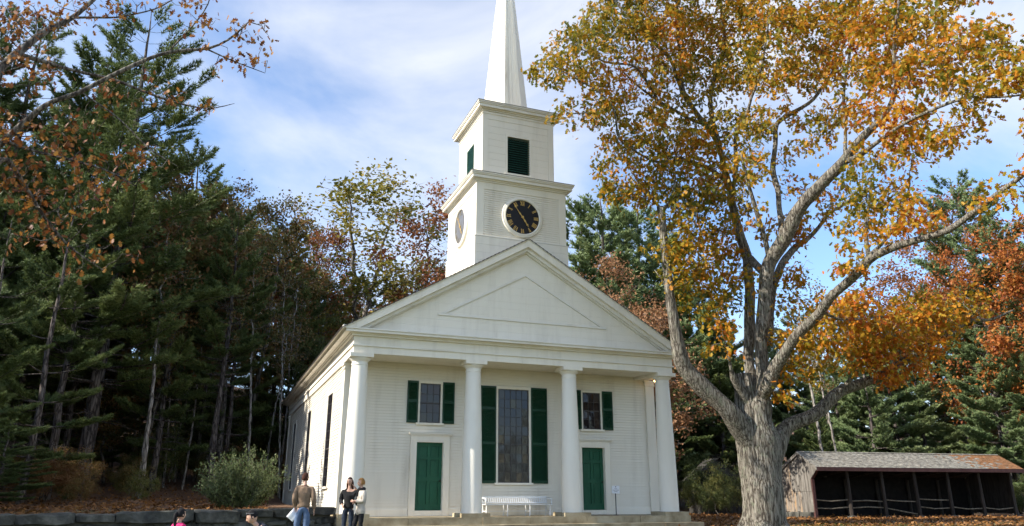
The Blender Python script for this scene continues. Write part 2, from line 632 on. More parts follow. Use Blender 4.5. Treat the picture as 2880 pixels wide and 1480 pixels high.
cl = MB()
fr = lambda a, wv, z: (a, YW - wv, z)
holes_f = [(-3.45, -2.10, -.2, 2.5), (2.67, 4.01, -.2, 2.46), (-3.25, -2.37, 2.80, 4.30), (2.90, 3.79, 2.78, 4.28), (-.43, .92, .87, 4.26)]
clapboards(cl, fr, -5.3, 5.69, .10, 4.86, holes_f)
setting(cl.build('clapboards', WHITE, church), 'stuff')
swin = [(4.25, 5.42), (10.5, 11.67), (16.75, 17.92)]
cl = MB()
sd = lambda a, wv, z: (-5.70 - wv, a, z)
clapboards(cl, sd, 2.15, 20.5, .02, 4.78, [(a - .1, b + .1, .72, 4.2) for a, b in swin])
setting(cl.build('clapboards', WHITE, church), 'stuff')
cl = MB()
sr = lambda a, wv, z: (5.70 + wv, a, z)
clapboards(cl, sr, 2.15, 20.5, -.3, 4.78, [])
setting(cl.build('clapboards', WHITE, church), 'stuff')
piece('skirt_board', WHITE, church, -5.28, -3.46, YW - .045, YW - .001, -.115, .10)
piece('skirt_board', WHITE, church, -2.09, 2.66, YW - .045, YW - .001, -.115, .10)
piece('skirt_board', WHITE, church, 4.02, 5.655, YW - .045, YW - .001, -.115, .10)
piece('stone_foundation', GRANITE, church, -5.735, -5.705, 2.2, 20.5, -.5, .018)
# pilasters at the corners of the nave
for sx in (-1, 1):
    for y0, y1 in ((1.715, 2.14), (20.5, 20.99)):
        p = MB()
        xa, xb = (5.66, 6.03) if sx > 0 and y0 < 5 else (5.26, 5.765)
        x0, x1 = (-xb, -xa) if sx < 0 else (xa, xb)
        p.box(x0, x1, y0, y1, -.13, 4.55)
        p.box(x0 - .03, x1 + .03, y0 - .03, y1 + .03, 4.55, 4.60)
        p.box(x0 - .012, x1 + .012, y0 - .012, y1 + .012, 4.60, 4.68)
        p.box(x0 - .06, x1 + .06, y0 - .06, y1 + .06, 4.68, 4.757)
        p.build('pilaster', WHITE, church)

# -- entablature
MB().box(-5.80, 5.80, 0.02, .62, 4.80, 5.02).build('architrave', WHITE, church)
MB().box(-5.85, 5.85, -.03, .60, 5.02, 5.065).build('taenia', TRIM, church)
MB().box(-5.81, 5.81, 0.01, .61, 5.065, 5.33).build('frieze', WHITE, church)
for s in (-1, 1):
    def xx(a, b):
        return (-b, -a) if s < 0 else (a, b)
    MB().box(*xx(5.2, 5.80), .621, 20.97, 4.76, 5.02).build('architrave', WHITE, church)
    MB().box(*xx(5.2, 5.85), .601, 21.02, 5.02, 5.065).build('taenia', TRIM, church)
    MB().box(*xx(5.2, 5.81), .611, 20.98, 5.065, 5.33).build('frieze', WHITE, church)
# cornice: bed mould, corona, crown (front and sides mitred by overlap in steps)
c = MB()
c.box(-5.90, 5.90, -.09, .5, 5.33, 5.375)
c.box(-5.95, 5.95, -.14, .5, 5.375, 5.41)
c.box(-6.12, 6.12, -.30, .5, 5.41, 5.49)
c.box(-6.16, 6.16, -.34, .5, 5.49, 5.53)
c.build('front_cornice', TRIM, church)
for s in (-1, 1):
    def xx(a, b):
        return (-b, -a) if s < 0 else (a, b)
    c = MB()
    c.box(*xx(5.2, 5.90), .501, 21.06, 5.33, 5.375)
    c.box(*xx(5.2, 5.95), .501, 21.1, 5.375, 5.41)
    c.box(*xx(5.2, 6.12), .501, 21.26, 5.41, 5.49)
    c.box(*xx(5.2, 6.16), .501, 21.30, 5.49, 5.53)
    c.build('side_cornice', TRIM, church)
    g = MB()
    g.box(*xx(6.10, 6.215), -.345, 21.3, 5.531, 5.585)
    g.build('eave_gutter', TRIM, church)
MB().box(-5.2, 5.2, .63, YW - .005, 4.865, 4.93).build('porch_ceiling', WHITE, church)
# -- roof
SL = 0.585
RZ = 9.12
rl = lambda x: RZ - SL * abs(x)
for s in (-1, 1):
    rf = MB()
    nrow = 44
    L = 6.27
    for i in range(nrow):                 # shingle courses, eave to ridge
        xa, xb = L * (1 - i / nrow), L * (1 - (i + 1) / nrow) - .05
        xb = max(xb, 0)
        pts = [(s * xa, rl(xa) + .03), (s * xb, rl(xb) + .012), (s * xb, rl(xb) + .03), (s * xa, rl(xa) + .055)]
        if s < 0:
            pts = pts[::-1]
        rf.prism_y(pts[::-1], -.39, 21.4)
    o = rf.build('roof_shingles', ROOFM, church)
    setting(o, 'stuff')
    pts = [(s * 6.24, rl(6.24)), (0, RZ), (0, RZ + .03), (s * 6.24, rl(6.24) + .03)]
    MB().prism_y(pts if s < 0 else pts[::-1], -.375, 21.38).build('roof', TRIM, church)
    # raking cornice
    x1 = (RZ - .25 - 5.532) / SL
    x0 = (RZ - 5.532) / SL
    pts = [(s * min(x0, 6.15), 5.532), (s * x1, 5.532), (0, RZ - .25), (0, RZ - .001)]
    MB().prism_y(pts if s < 0 else pts[::-1], -.335, .05).build('raking_cornice', WHITE, church)
    x2 = (RZ - .37 - 5.532) / SL
    pts = [(s * x1, 5.533), (s * x2, 5.533), (0, RZ - .37), (0, RZ - .251)]
    MB().prism_y(pts if s < 0 else pts[::-1], -.20, .051).build('raking_moulding', TRIM, church)
    x3 = (RZ - .40 - 5.532) / SL
    pts = [(s * (x2), 5.534), (s * x3, 5.534), (0, RZ - .42), (0, RZ - .371)]
    MB().prism_y(pts if s < 0 else pts[::-1], -.10, .052).build('raking_moulding', TRIM, church)
# tympanum: flush boards
z = 5.535
while z < RZ - .45:
    zt = min(z + random.choice([.24, .27, .30]), RZ - .42)
    xa, xb = (RZ - .40 - z) / SL, max(.01, (RZ - .40 - zt) / SL)
    dy = random.uniform(-.0008, .0008)
    MB().prism_y([(-xa, z), (xa, z), (xb, zt - .0015), (-xb, zt - .0015)], .01 + dy, .05).build('tympanum_board', WHITE, church)
    z = zt
MB().box(-5.2, 5.2, .06, .5, 5.53, 5.60).prism_y([(-5.7, 5.6), (5.7, 5.6), (0, 8.9)], .06, .12).build('tympanum_backing', WHITE, church)
# triangular moulding on the tympanum
tri = MB()
bw = .075
sl2 = (7.94 - 6.26) / 3.0
tri.box(-3.12, 3.12, -.035, .006, 6.22, 6.22 + bw)
for s in (-1, 1):
    pts = [(s * 3.0, 6.30), (s * 2.86, 6.30), (0, 7.87), (0, 7.95)]
    tri.prism_y(pts if s < 0 else pts[::-1], -.034, .006)
tri.build('triangle_moulding', TRIM, church)

# -- columns
for cx in (-5.53, -1.755, 1.755, 5.53):
    prof = []
    for i in range(17):
        t = i / 16
        prof.append((.335 - .088 * t ** 1.6, 4.44 * t))
    prof += [(.262, 4.445), (.266, 4.465), (.262, 4.485), (.246, 4.49), (.247, 4.55), (.27, 4.58), (.315, 4.62), (.34, 4.655), (.33, 4.675)]
    colo = MB().lathe(prof, (cx, .32), 40).build('column', WHITE2, church, auto=35)
    piece('abacus', WHITE, colo, cx - .365, cx + .365, -.045, .685, 4.676, 4.80 if abs(cx) < 5 else 4.80)

# -- porch of stone blocks
porch = MB().box(-5.9, 5.9, .1, 1.72, -.6, -.14).build('porch_core', GRANITE, church)
for cx in (-5.53, -1.755, 1.755, 5.53):
    b = MB().box(cx - .47, cx + .47, -.16, .80, -.119, 0).build('plinth_stone', GRANITE, porch)
cuts = [-6.02, -3.9, -1.55, .05, 2.05, 4.05, 6.04]
for a, b in zip(cuts[:-1], cuts[1:]):
    j = random.uniform(-.015, .015)
    piece('platform_stone', GRANITE, porch, a + .006, b - .006, -.20 + j, .9, -.33, -.12 + random.uniform(-.004, .004))
    piece('platform_stone', GRANITE, porch, a + .006, b - .006, .905, 1.79, -.33, -.122 + random.uniform(-.004, .004))
cuts = [-6.25, -4.4, -2.1, -1.0, .6, 2.3, 4.75, 6.28]
for a, b in zip(cuts[:-1], cuts[1:]):
    j = random.uniform(-.02, .02)
    piece('step_stone', GRANITE, porch, a + .007, b - .007, -.62 + j, -.05, -.70, -.332 + random.uniform(-.004, .004))

# -- windows
def window(parent, fn, a0, a1, z0, z1, nc, nr, meet, casing=.09, cap=True, wside=1):
    """fn(a, w, z): along wall, outward, up.  sash bars, panes, casing and sill"""
    def bx(mb, aa, ab, wa, wb, za, zb):
        p = [fn(aa, wa, za), fn(ab, wa, za), fn(ab, wb, za), fn(aa, wb, za), fn(aa, wa, zb), fn(ab, wa, zb), fn(ab, wb, zb), fn(aa, wb, zb)]
        mb.hexa(p)
    f = MB()
    bx(f, a0 - casing, a0, -.01, .055, z0, z1)
    bx(f, a1, a1 + casing, -.01, .055, z0, z1)
    bx(f, a0 - casing - (.02 if cap else 0), a1 + casing + (.02 if cap else 0), -.01, .06, z1, z1 + casing * 1.1)
    win = f.build('window', WHITE, parent)
    s = MB()
    bx(s, a0 - casing - .05, a1 + casing + .05, -.01, .11, z0 - .07, z0 - .001)
    s.build('sill', WHITE, win)
    sash = MB()
    st = .035
    bx(sash, a0 + .001, a0 + st, 0, .032, z0, z1 - .001)
    bx(sash, a1 - st, a1 - .001, 0, .032, z0, z1 - .001)
    bx(sash, a0 + st, a1 - st, 0, .031, z0, z0 + st)
    bx(sash, a0 + st, a1 - st, 0, .031, z1 - st, z1 - .001)
    W_ = (a1 - a0 - 2 * st)
    H_ = (z1 - z0 - 2 * st)
    for i in range(1, nc):
        a = a0 + st + W_ * i / nc
        bx(sash, a - .0075, a + .0075, 0, .026, z0 + st, z1 - st)
    for j in range(1, nr):
        zz = z0 + st + H_ * j / nr
        hw = .022 if j == meet else .0075
        bx(sash, a0 + st, a1 - st, 0, .027 if j != meet else .034, zz - hw, zz + hw)
    sash.build('sash_bars', SASH, win)
    for i in range(nc):
        for j in range(nr):
            aa, ab = a0 + st + W_ * i / nc, a0 + st + W_ * (i + 1) / nc
            za, zb = z0 + st + H_ * j / nr, z0 + st + H_ * (j + 1) / nr
            t1, t2 = random.gauss(0, .0016), random.gauss(0, .0022)
            p = MB()
            wv = [.010 + t1 + t2, .010 - t1 + t2, .010 - t1 - t2, .010 + t1 - t2]
            p.add([fn(aa, max(.002, wv[0]), za), fn(ab, max(.002, wv[1]), za), fn(ab, max(.002, wv[2]), zb), fn(aa, max(.002, wv[3]), zb)],
                  [(0, 1, 2, 3)] if wside > 0 else [(3, 2, 1, 0)])
            p.build('pane', GLASS, win)
    return win


SASH = mat('dark_sash_paint', (0.05, 0.045, 0.045), (0.09, 0.085, 0.08), rough=0.5, scale=8)


def shutter(parent, x0, x1, z0, z1, mids):
    st = .055
    f = MB()
    y0, y1 = YW - .085, YW - .045
    f.box(x0, x0 + st, y0, y1, z0, z1).box(x1 - st, x1, y0, y1, z0, z1)
    zs = [z0, z1] + mids
    edges = [(z0, z0 + .09), (z1 - .075, z1 - .0)] + [(m - .05, m + .05) for m in mids]
    for a, b in edges:
        f.box(x0 + st, x1 - st, y0 + .001, y1, a, b)
    sh = f.build('shutter', GREEND, parent)
    lv = MB()
    edges.sort()
    for (a, b), (c2, d) in zip(edges[:-1], edges[1:]):
        n = int((c2 - b) / .042)
        for i in range(n):
            zc = b + (i + .5) * (c2 - b) / n
            lv.hexa([(x0 + st, y0 + .006, zc - .020), (x1 - st, y0 + .006, zc - .020), (x1 - st, y0 + .012, zc - .024), (x0 + st, y0 + .012, zc - .024),
                     (x0 + st, y1 - .008, zc + .020), (x1 - st, y1 - .008, zc + .020), (x1 - st, y1 - .002, zc + .016), (x0 + st, y1 - .002, zc + .016)])
    setting(lv.build('louvers', GREEND, sh), 'stuff')
    return sh


window(church, fr, -3.17, -2.45, 2.88, 4.21, 3, 4, 2, casing=.075)
window(church, fr, 2.98, 3.71, 2.85, 4.19, 3, 4, 2, casing=.075)
window(church, fr, -.34, .83, .95, 4.16, 5, 10, 4, casing=.085)
shutter(church, -3.62, -3.24, 2.87, 4.28, [3.6])
shutter(church, -2.38, -1.96, 2.87, 4.28, [3.6])
shutter(church, 2.55, 2.91, 2.84, 4.26, [3.58])
shutter(church, 3.78, 4.21, 2.84, 4.26, [3.58])
shutter(church, -1.00, -.42, .93, 4.24, [2.27, 3.46])
shutter(church, .91, 1.53, .93, 4.25, [2.27, 3.46])
for a, b in swin:
    window(church, sd, a, b, .83, 4.08, 4, 10, 4, casing=.11, wside=-1)

# -- doors
for x0, x1, z0, z1 in doors:
    d = MB().box(x0 + .001, x1 - .001, 1.905, 1.95, z0, z1).build('door', GREEN, church)
    rails = [(z0, z0 + .20), (z0 + .92, z0 + 1.07), (z0 + 1.62, z0 + 1.72), (z1 - .12, z1)]
    xm = (x0 + x1) / 2
    fmb = MB()
    for a, b in ((x0 + .002, x0 + .11), (xm - .05, xm + .05), (x1 - .11, x1 - .002)):
        fmb.box(a, b, 1.868, 1.906, z0 + .001, z1 - .001)
    for a, b in rails:
        fmb.box(x0 + .11, xm - .05, 1.869, 1.906, a, b).box(xm + .05, x1 - .11, 1.869, 1.906, a, b)
    fmb.build('door_frame', GREEN, d)
    for (za, zb), (zc, zd) in zip(rails[:-1], rails[1:]):
        for a, b in ((x0 + .11, xm - .05), (xm + .05, x1 - .11)):
            piece('panel', GREEN, d, a + .03, b - .03, 1.893, 1.906, zb + .03, zc - .03)
    kx = x1 - .06
    kn = MB().lathe([(.012, -.02), (.012, .0), (.03, .015), (.032, .03), (.02, .045)], n=12).build('door_knob', IRON, d, smooth=True)
    kn.location = (kx, 1.868, 1.0)
    kn.rotation_euler = (R(90), 0, 0)
    cs = MB()
    cw = .21
    cs.box(x0 - cw, x0, 1.70, 1.801, -.11, z1).box(x1, x1 + cw, 1.70, 1.801, -.11, z1)
    cs.box(x0 - cw, x1 + cw, 1.699, 1.801, z1, z1 + .22)
    cs.box(x0 - cw + .02, x1 + cw - .02, 1.688, 1.7, z1 + .05, z1 + .055)
    cs.build('door_casing', WHITE, d)
    MB().box(x0 - cw - .03, x1 + cw + .03, 1.66, 1.80, z1 + .22, z1 + .26).box(x0 - cw - .07, x1 + cw + .07, 1.62, 1.80, z1 + .26, z1 + .31).build('door_cap', TRIM, d)
    MB().box(x0 + .001, x1 - .001, 1.72, 1.9, -.11, z0 - .002).build('door_sill', WHITE, d)

# -- porch lamp
lp = UY(1841.3, 1071.4, 1.25)
la = MB().box(lp[0] - .05, lp[0] + .05, lp[1] - .05, lp[1] + .05, lp[2] + .05, lp[2] + .07).tube([(lp[0], lp[1], lp[2] + .07), (lp[0], lp[1], 4.866)], .008, 8).build('porch_lamp', IRON, church)
MB().lathe([(.012, lp[2] - .035), (.03, lp[2] - .02), (.034, lp[2]), (.025, lp[2] + .03), (.015, lp[2] + .05)], (lp[0], lp[1]), 12).build('bulb', BULB, la, smooth=True)

# -- tower, lower stage of flush boards
TY = 2.023
MB().box(-1.77, 1.77, TY - 1.77, TY + 1.77, 6.2, 9.26).build('tower_base', WHITE, church)
zs = [6.4, 6.68, 6.97, 7.23, 7.52, 7.80, 8.08, 8.38, 8.66, 8.96, 9.255]
for a, b in zip(zs[:-1], zs[1:]):
    piece('flush_board', WHITE, church, -1.80, 1.80, TY - 1.80 + random.uniform(-.002, .002), TY - 1.771, a + .004, b)
    piece('flush_board', WHITE, church, -1.80 + random.uniform(-.002, .002), -1.771, TY - 1.77, TY + 1.80, a + .004, b)
    piece('flush_board', WHITE, church, 1.771, 1.80 + random.uniform(-.002, .002), TY - 1.77, TY + 1.80, a + .004, b)
MB().box(-1.815, 1.815, TY - 1.815, TY + 1.815, 9.26, 9.285).build('water_table', TRIM, church)
# -- clock stage
HB = 1.755
MB().box(-1.715, 1.715, TY - 1.715, TY + 1.715, 9.285, 11.36).build('clock_stage', WHITE, church)
cb = MB()
for ux, uy in ((-1, -1), (1, -1), (-1, 1), (1, 1)):
    xa, xb = sorted((ux * HB, ux * (HB - .28)))
    ya, yb = sorted((TY + uy * HB, TY + uy * (HB - .28)))
    MB().box(xa, xb, ya, yb, 9.285, 11.08).build('corner_board', WHITE, church)
MB().box(-HB - .004, HB + .004, TY - HB - .004, TY + HB + .004, 11.08, 11.345).build('tower_frieze', WHITE, church)
tf = lambda a, wv, z: (a, TY - 1.715 - wv, z)
tl = lambda a, wv, z: (-1.715 - wv, TY + a, z)
trr = lambda a, wv, z: (1.715 + wv, TY + a, z)
for fnc in (tf, tl, trr):
    cl = MB()
    clapboards(cl, fnc, -1.475, 1.475, 9.30, 11.08, [], exp=.081, thick=.033)
    setting(cl.build('clapboards', WHITE, church), 'stuff')


def tower_cornice(h, z):
    m = MB()
    m.box(-h - .05, h + .05, TY - h - .05, TY + h + .05, z, z + .05)
    m.box(-h - .10, h + .10, TY - h - .10, TY + h + .10, z + .05, z + .09)
    m.box(-h - .20, h + .20, TY - h - .20, TY + h + .20, z + .09, z + .20)
    m.box(-h - .235, h + .235, TY - h - .235, TY + h + .235, z + .20, z + .245)
    m.box(-h - .26, h + .26, TY - h - .26, TY + h + .26, z + .245, z + .30)
    m.build('tower_cornice', TRIM, church)
    zt = z + .30
    q = h + .275
    MB().box(-q, q, TY - q, TY + q, zt, zt + .018).build('cornice_flashing', LEAD, church)


tower_cornice(HB, 11.345)
q0, q1 = HB + .2, 1.5
rp_ = MB()
za, zb = 11.664, 11.80
v = [(-q0, TY - q0, za), (q0, TY - q0, za), (q0, TY + q0, za), (-q0, TY + q0, za), (-q1, TY - q1, zb), (q1, TY - q1, zb), (q1, TY + q1, zb), (-q1, TY + q1, zb)]
rp_.hexa(v).build('stage_roof', LEAD, church)
# -- belfry
H2 = 1.446
z0b, z1b = 11.68, 14.10
blv = dict(zlo=12.0, zhi=13.5, hw=.45)
MB().box(-1.40, -.46, TY - 1.40, TY + 1.40, z0b, 14.4).box(.46, 1.40, TY - 1.40, TY + 1.40, z0b, 14.4).build('belfry', WHITE, church)
MB().box(-.459, .459, TY - 1.40, TY - .46, z0b, 12.0).box(-.459, .459, TY - 1.40, TY - .46, 13.5, 14.4).build('belfry', WHITE, church)
MB().box(-.458, .458, TY - 1.25, TY + 1.39, z0b, 14.39).build('belfry_core', INK, church)  # solid black fill; the darkness behind the louvres is its colour
zs = [11.68, 11.93, 12.20, 12.46, 12.73, 13.0, 13.27, 13.53, 13.81, 14.09]
for a, b in zip(zs[:-1], zs[1:]):
    cut = b > 11.99 and a < 13.5
    spans = [(-1.22, -.53), (.53, 1.22)] if cut else [(-1.22, 1.22)]
    for s0, s1 in spans:
        j = random.uniform(-.0015, .0015)
        piece('flush_board', WHITE, church, s0, s1, TY - 1.43 + j, TY - 1.401, a + .004, b)
        piece('flush_board', WHITE, church, -1.43 + j, -1.401, TY + s0, TY + s1, a + .004, b)
        piece('flush_board', WHITE, church, 1.401, 1.43 + j, TY + s0, TY + s1, a + .004, b)
for ux, uy in ((-1, -1), (1, -1), (-1, 1), (1, 1)):
    xa, xb = sorted((ux * H2, ux * (H2 - .222)))
    ya, yb = sorted((TY + uy * H2, TY + uy * (H2 - .222)))
    MB().box(xa, xb, ya, yb, z0b, 14.09).build('corner_board', WHITE, church)
MB().box(-H2 - .003, H2 + .003, TY - H2 - .003, TY + H2 + .003, 14.09, 14.30).box(-H2 - .03, H2 + .03, TY - H2 - .03, TY + H2 + .03, 14.30, 14.34).box(-H2 - .01, H2 + .01, TY - H2 - .01, TY + H2 + .01, 14.34, 14.402).build('belfry_frieze', WHITE, church)
tower_cornice(H2, 14.40)
rp_ = MB()
q0, q1 = H2 + .2, .8
v = [(-q0, TY - q0, 14.719), (q0, TY - q0, 14.719), (q0, TY + q0, 14.719), (-q0, TY + q0, 14.719), (-q1, TY - q1, 14.82), (q1, TY - q1, 14.82), (q1, TY + q1, 14.82), (-q1, TY + q1, 14.82)]
rp_.hexa(v).build('stage_roof', LEAD, church)
# louvred openings
bf = lambda a, wv, z: (a, TY - 1.40 - wv, z)
bl = lambda a, wv, z: (-1.40 - wv, TY + a, z)
for fnc, nm in ((bf, 0), (bl, 1)):
    f = MB()
    def hx(mb, aa, ab, wa, wb, za, zb, dz=0):
        mb.hexa([fnc(aa, wb, za), fnc(ab, wb, za), fnc(ab, wa, za + dz), fnc(aa, wa, za + dz), fnc(aa, wb, zb), fnc(ab, wb, zb), fnc(ab, wa, zb + dz), fnc(aa, wa, zb + dz)])
    hx(f, -.54, -.45, -.05, .047, 12.0, 13.5)
    hx(f, .45, .54, -.05, .047, 12.0, 13.5)
    hx(f, -.54, .54, -.05, .05, 13.5, 13.58)
    hx(f, -.56, .56, -.05, .07, 11.93, 12.0)
    lo = f.build('louvered_opening', WHITE, church)
    if nm:
        bk = MB()
        bk.hexa([fnc(-.46, .012, 12.0), fnc(.46, .012, 12.0), fnc(.46, .002, 12.0), fnc(-.46, .002, 12.0), fnc(-.46, .012, 13.5), fnc(.46, .012, 13.5), fnc(.46, .002, 13.5), fnc(-.46, .002, 13.5)])
        bk.build('opening_dark', INK, lo)  # black sheet painted in place of the unlit space behind the slats
    ns = 16
    for i in range(ns):
        zc = 12.0 + (i + .5) * 1.5 / ns
        sm = MB()
        wa, wb = (-.07, .03) if nm == 0 else (.013, .042)
        hx(sm, -.449, .449, wa, wb, zc - .034, zc - .018, .05)
        sm.build('slat', LOUV, lo)


# -- clocks
def stroke(mb, fn, p0, p1, wd, w0, w1):
    (x0, y0), (x1, y1) = p0, p1
    L = math.hypot(x1 - x0, y1 - y0)
    nx, ny = -(y1 - y0) / L * wd / 2, (x1 - x0) / L * wd / 2
    mb.prism_map([(x0 - nx, y0 - ny), (x1 - nx, y1 - ny), (x1 + nx, y1 + ny), (x0 + nx, y0 + ny)], fn, w1, w0)


NUM = ['XII', 'I', 'II', 'III', 'IIII', 'V', 'VI', 'VII', 'VIII', 'IX', 'X', 'XI']


GLAREGILT = mat('glare_greyed_gilding', (0.20, 0.18, 0.14), (0.26, 0.23, 0.18), rough=.6, scale=12)  # numerals greyed to go with the glare painted into the side dial
GLAREDIAL = mat('glare_grey_dial', (0.12, 0.125, 0.14), (0.17, 0.175, 0.19), rough=0.4, scale=4, spec=0.6)  # sky glare on the side dial, put into its base colour


def clock(fn, flip):
    Rd = .655
    n = 56
    dial = MB()
    pts = [(Rd * math.cos(2 * math.pi * k / n), Rd * math.sin(2 * math.pi * k / n)) for k in range(n)]
    dial.prism_map(pts, fn, .075, .03)
    ck = dial.build('clock', GLAREDIAL if flip else BLACK, church)
    rm = MB()
    prof = [(Rd - .005, .03), (Rd - .005, .105), (Rd + .02, .13), (Rd + .06, .125), (Rd + .09, .10), (Rd + .115, .10), (Rd + .135, .075), (Rd + .135, .02)]
    for r_, w_ in prof:
        for k in range(n):
            a = 2 * math.pi * k / n
            rm.v.append(fn(r_ * math.cos(a), r_ * math.sin(a), w_))
    for i in range(len(prof) - 1):
        for k in range(n):
            k2 = (k + 1) % n
            rm.f.append((i * n + k, i * n + k2, (i + 1) * n + k2, (i + 1) * n + k))
    rm.build('clock_rim', WHITE, ck, auto=40)
    hgt, cr = .165, .535
    for i, s in enumerate(NUM):
        a = math.pi / 2 - i * math.pi / 6
        wds = {'I': .042, 'V': .085, 'X': .085}
        tot = sum(wds[ch] for ch in s)
        x = -tot / 2
        mb = MB()
        ca, sa = math.cos(a - math.pi / 2), math.sin(a - math.pi / 2)

        def tr(px, py):
            yy = cr + py
            return (px * ca - yy * sa, px * sa + yy * ca)
        h = hgt / 2
        for ch in s:
            wv = wds[ch]
            xm = x + wv / 2
            if ch == 'I':
                stroke(mb, fn, tr(xm, -h), tr(xm, h), .021, .074, .084)
                for yy in (-h, h):
                    stroke(mb, fn, tr(xm - .018, yy), tr(xm + .018, yy), .007, .074, .0843)
            elif ch == 'V':
                stroke(mb, fn, tr(x + .012, h), tr(xm, -h), .024, .074, .084)
                stroke(mb, fn, tr(x + wv - .010, h), tr(xm, -h), .011, .074, .0842)
            else:
                stroke(mb, fn, tr(x + .012, h), tr(x + wv - .012, -h), .024, .074, .084)
                stroke(mb, fn, tr(x + wv - .010, h), tr(x + .010, -h), .011, .074, .0842)
            x += wv
        mb.build('numeral', GLAREGILT if flip else GOLD, ck)
    for nm, ang, ln, w_, base in (('minute_hand', 324, .62, .034, .088), ('hour_hand', 147, .43, .042, .095)):
        a = math.pi / 2 - R(ang)
        ca, sa = math.cos(a), math.sin(a)
        mb = MB()
        poly = [(-.02, -w_ / 2), (.10, -w_ * .4), (.16, -w_ * .85), (.22, -w_ * .35), (ln * .68, -w_ * .3), (ln * .76, -w_ * 1.05), (ln * .86, -w_ * .3), (ln, 0),
                (ln * .86, w_ * .3), (ln * .76, w_ * 1.05), (ln * .68, w_ * .3), (.22, w_ * .35), (.16, w_ * .85), (.10, w_ * .4), (-.02, w_ / 2)]
        mb.prism_map([(px * ca - py * sa, px * sa + py * ca) for px, py in poly], fn, base + .007, base)
        mb.build(nm, GOLD, ck)
    mb = MB()
    mb.prism_map([(.045 * math.cos(k * math.pi / 8), .045 * math.sin(k * math.pi / 8)) for k in range(16)], fn, .115, .074)
    mb.build('hand_boss', GOLD, ck)


clock(lambda a, b, wv: (a, TY - 1.715 - wv, 10.173 + b), 0)
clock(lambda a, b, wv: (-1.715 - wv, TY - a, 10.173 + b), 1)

# -- spire of upright planks
RB, ZB, ZT = .955, 14.80, 24.25
sp = MB()
o8 = [(math.cos(R(22.5 + 45 * k)), math.sin(R(22.5 + 45 * k))) for k in range(8)]
for rr, zz in ((RB - .02, ZB), (.02, ZT)):
    for c8, s8 in o8:
        sp.v.append((rr * c8, TY + rr * s8, zz))
sp.f += [(k, (k + 1) % 8, 8 + (k + 1) % 8, 8 + k) for k in range(8)] + [tuple(range(8, 16))]
spire = sp.build('spire', WHITE, church)
for k in range(8):
    a, b = np.array(o8[k]), np.array(o8[(k + 1) % 8])
    for i in range(4):
        t0, t1 = i / 4, (i + 1) / 4
        j = random.uniform(-.002, .002)
        pm = MB()
        quad = []
        for rr, zz in ((RB + j, ZB + .002), (.03 + j, ZT - .02)):
            g = .0035 / max(rr, .05)
            p0 = (a + (b - a) * (t0 + (g if i else 0))) * rr
            p1 = (a + (b - a) * (t1 - (g if i < 3 else 0))) * rr
            nn = (a + b) / np.linalg.norm(a + b) * .03
            quad.append([(p0[0], TY + p0[1], zz), (p1[0], TY + p1[1], zz), (p1[0] - nn[0], TY + p1[1] - nn[1], zz), (p0[0] - nn[0], TY + p0[1] - nn[1], zz)])
        pm.hexa(quad[0] + quad[1])
        pm.build('spire_plank', WHITE, spire)
MB().lathe([(.03, ZT - .05), (.06, ZT + .05), (.09, ZT + .15), (.05, ZT + .25), (.015, ZT + .35), (.012, ZT + 1.0)], (0, TY), 12).build('finial', GOLD, spire, smooth=True)

# ------------------------------------------------------------------ bench on the porch
bench = thing('bench', 'long white slatted bench on the church porch under the tall middle window', 'bench', (.14, 1.22, -.12))
L2 = 1.20
for i in range(7):
    y = -.02 + i * .062
    piece('seat_slat', BENCHW, bench, -L2, L2, y - .27, y - .22, .355 - .0 * i, .378)
piece('top_rail', BENCHW, bench, -L2, L2, .205, .245, .58, .625)
piece('back_rail', BENCHW, bench, -L2, L2, .15, .18, .40, .435)
for i in range(31):
    x = -L2 + .04 + i * (2 * L2 - .08) / 30
    s = MB().hexa([(x - .02, .152, .425), (x + .02, .152, .425), (x + .02, .172, .425), (x - .02, .172, .425), (x - .02, .212, .60), (x + .02, .212, .60), (x + .02, .232, .60), (x - .02, .232, .60)])
    s.build('back_slat', BENCHW, bench)
for x in (-L2 + .06, -.4, .4, L2 - .06):
    MB().tube([(x, -.20, 0), (x, -.22, .36)], [.022, .025], 8).build('leg', BENCHW, bench)
    MB().tube([(x, .20, 0), (x, .14, .36)], [.022, .025], 8).build('leg', BENCHW, bench)
    piece('stretcher', BENCHW, bench, x - .012, x + .012, -.2, .18, .14, .17)
for x in (-L2 + .02, L2 - .02):
    MB().tube([(x, -.24, .36), (x, -.26, .50), (x, -.22, .55), (x, 0, .57), (x, .21, .56)], .022, 8).build('arm', BENCHW, bench, smooth=True)
piece('stretcher', BENCHW, bench, -L2 + .06, L2 - .06, -.012, .012, .145, .168)

# ------------------------------------------------------------------ small sign on a post
sign = thing('sign', 'small white notice on a thin black post beside the right green door', 'sign', (3.74, .9, -.12))
MB().tube([(0, 0, 0), (0, 0, .74)], .017, 10).build('post', IRON, sign)
MB().lathe([(.09, 0), (.085, .012), (.03, .02)], n=16).build('post_foot', IRON, sign)
pl = MB().box(-.15, .15, -.03, -.018, .72, .98).build('plate', PAPER, sign)
lt = MB()
lt.add([(.022 * math.cos(k * math.pi / 4), -.0325, .945 + .022 * math.sin(k * math.pi / 4)) for k in range(8)], [tuple(range(8))])
lt.build('emblem', LETTER, pl)
for zc, hw, hh in ((.885, .055, .006), (.835, .118, .011), (.785, .075, .008)):
    lt = MB()
    x = -hw
    while x < hw:
        wv = random.uniform(.006, .016)
        zz = random.uniform(-.3, .3) * hh
        lt.add([(x, -.0325, zc - hh + zz * .3), (min(x + wv, hw), -.0325, zc - hh), (min(x + wv, hw), -.0325, zc + hh * random.uniform(.3, 1)), (x, -.0325, zc + hh)], [(0, 1, 2, 3)])
        x += wv + .005
    setting(lt.build('lettering', LETTER, pl), 'stuff')

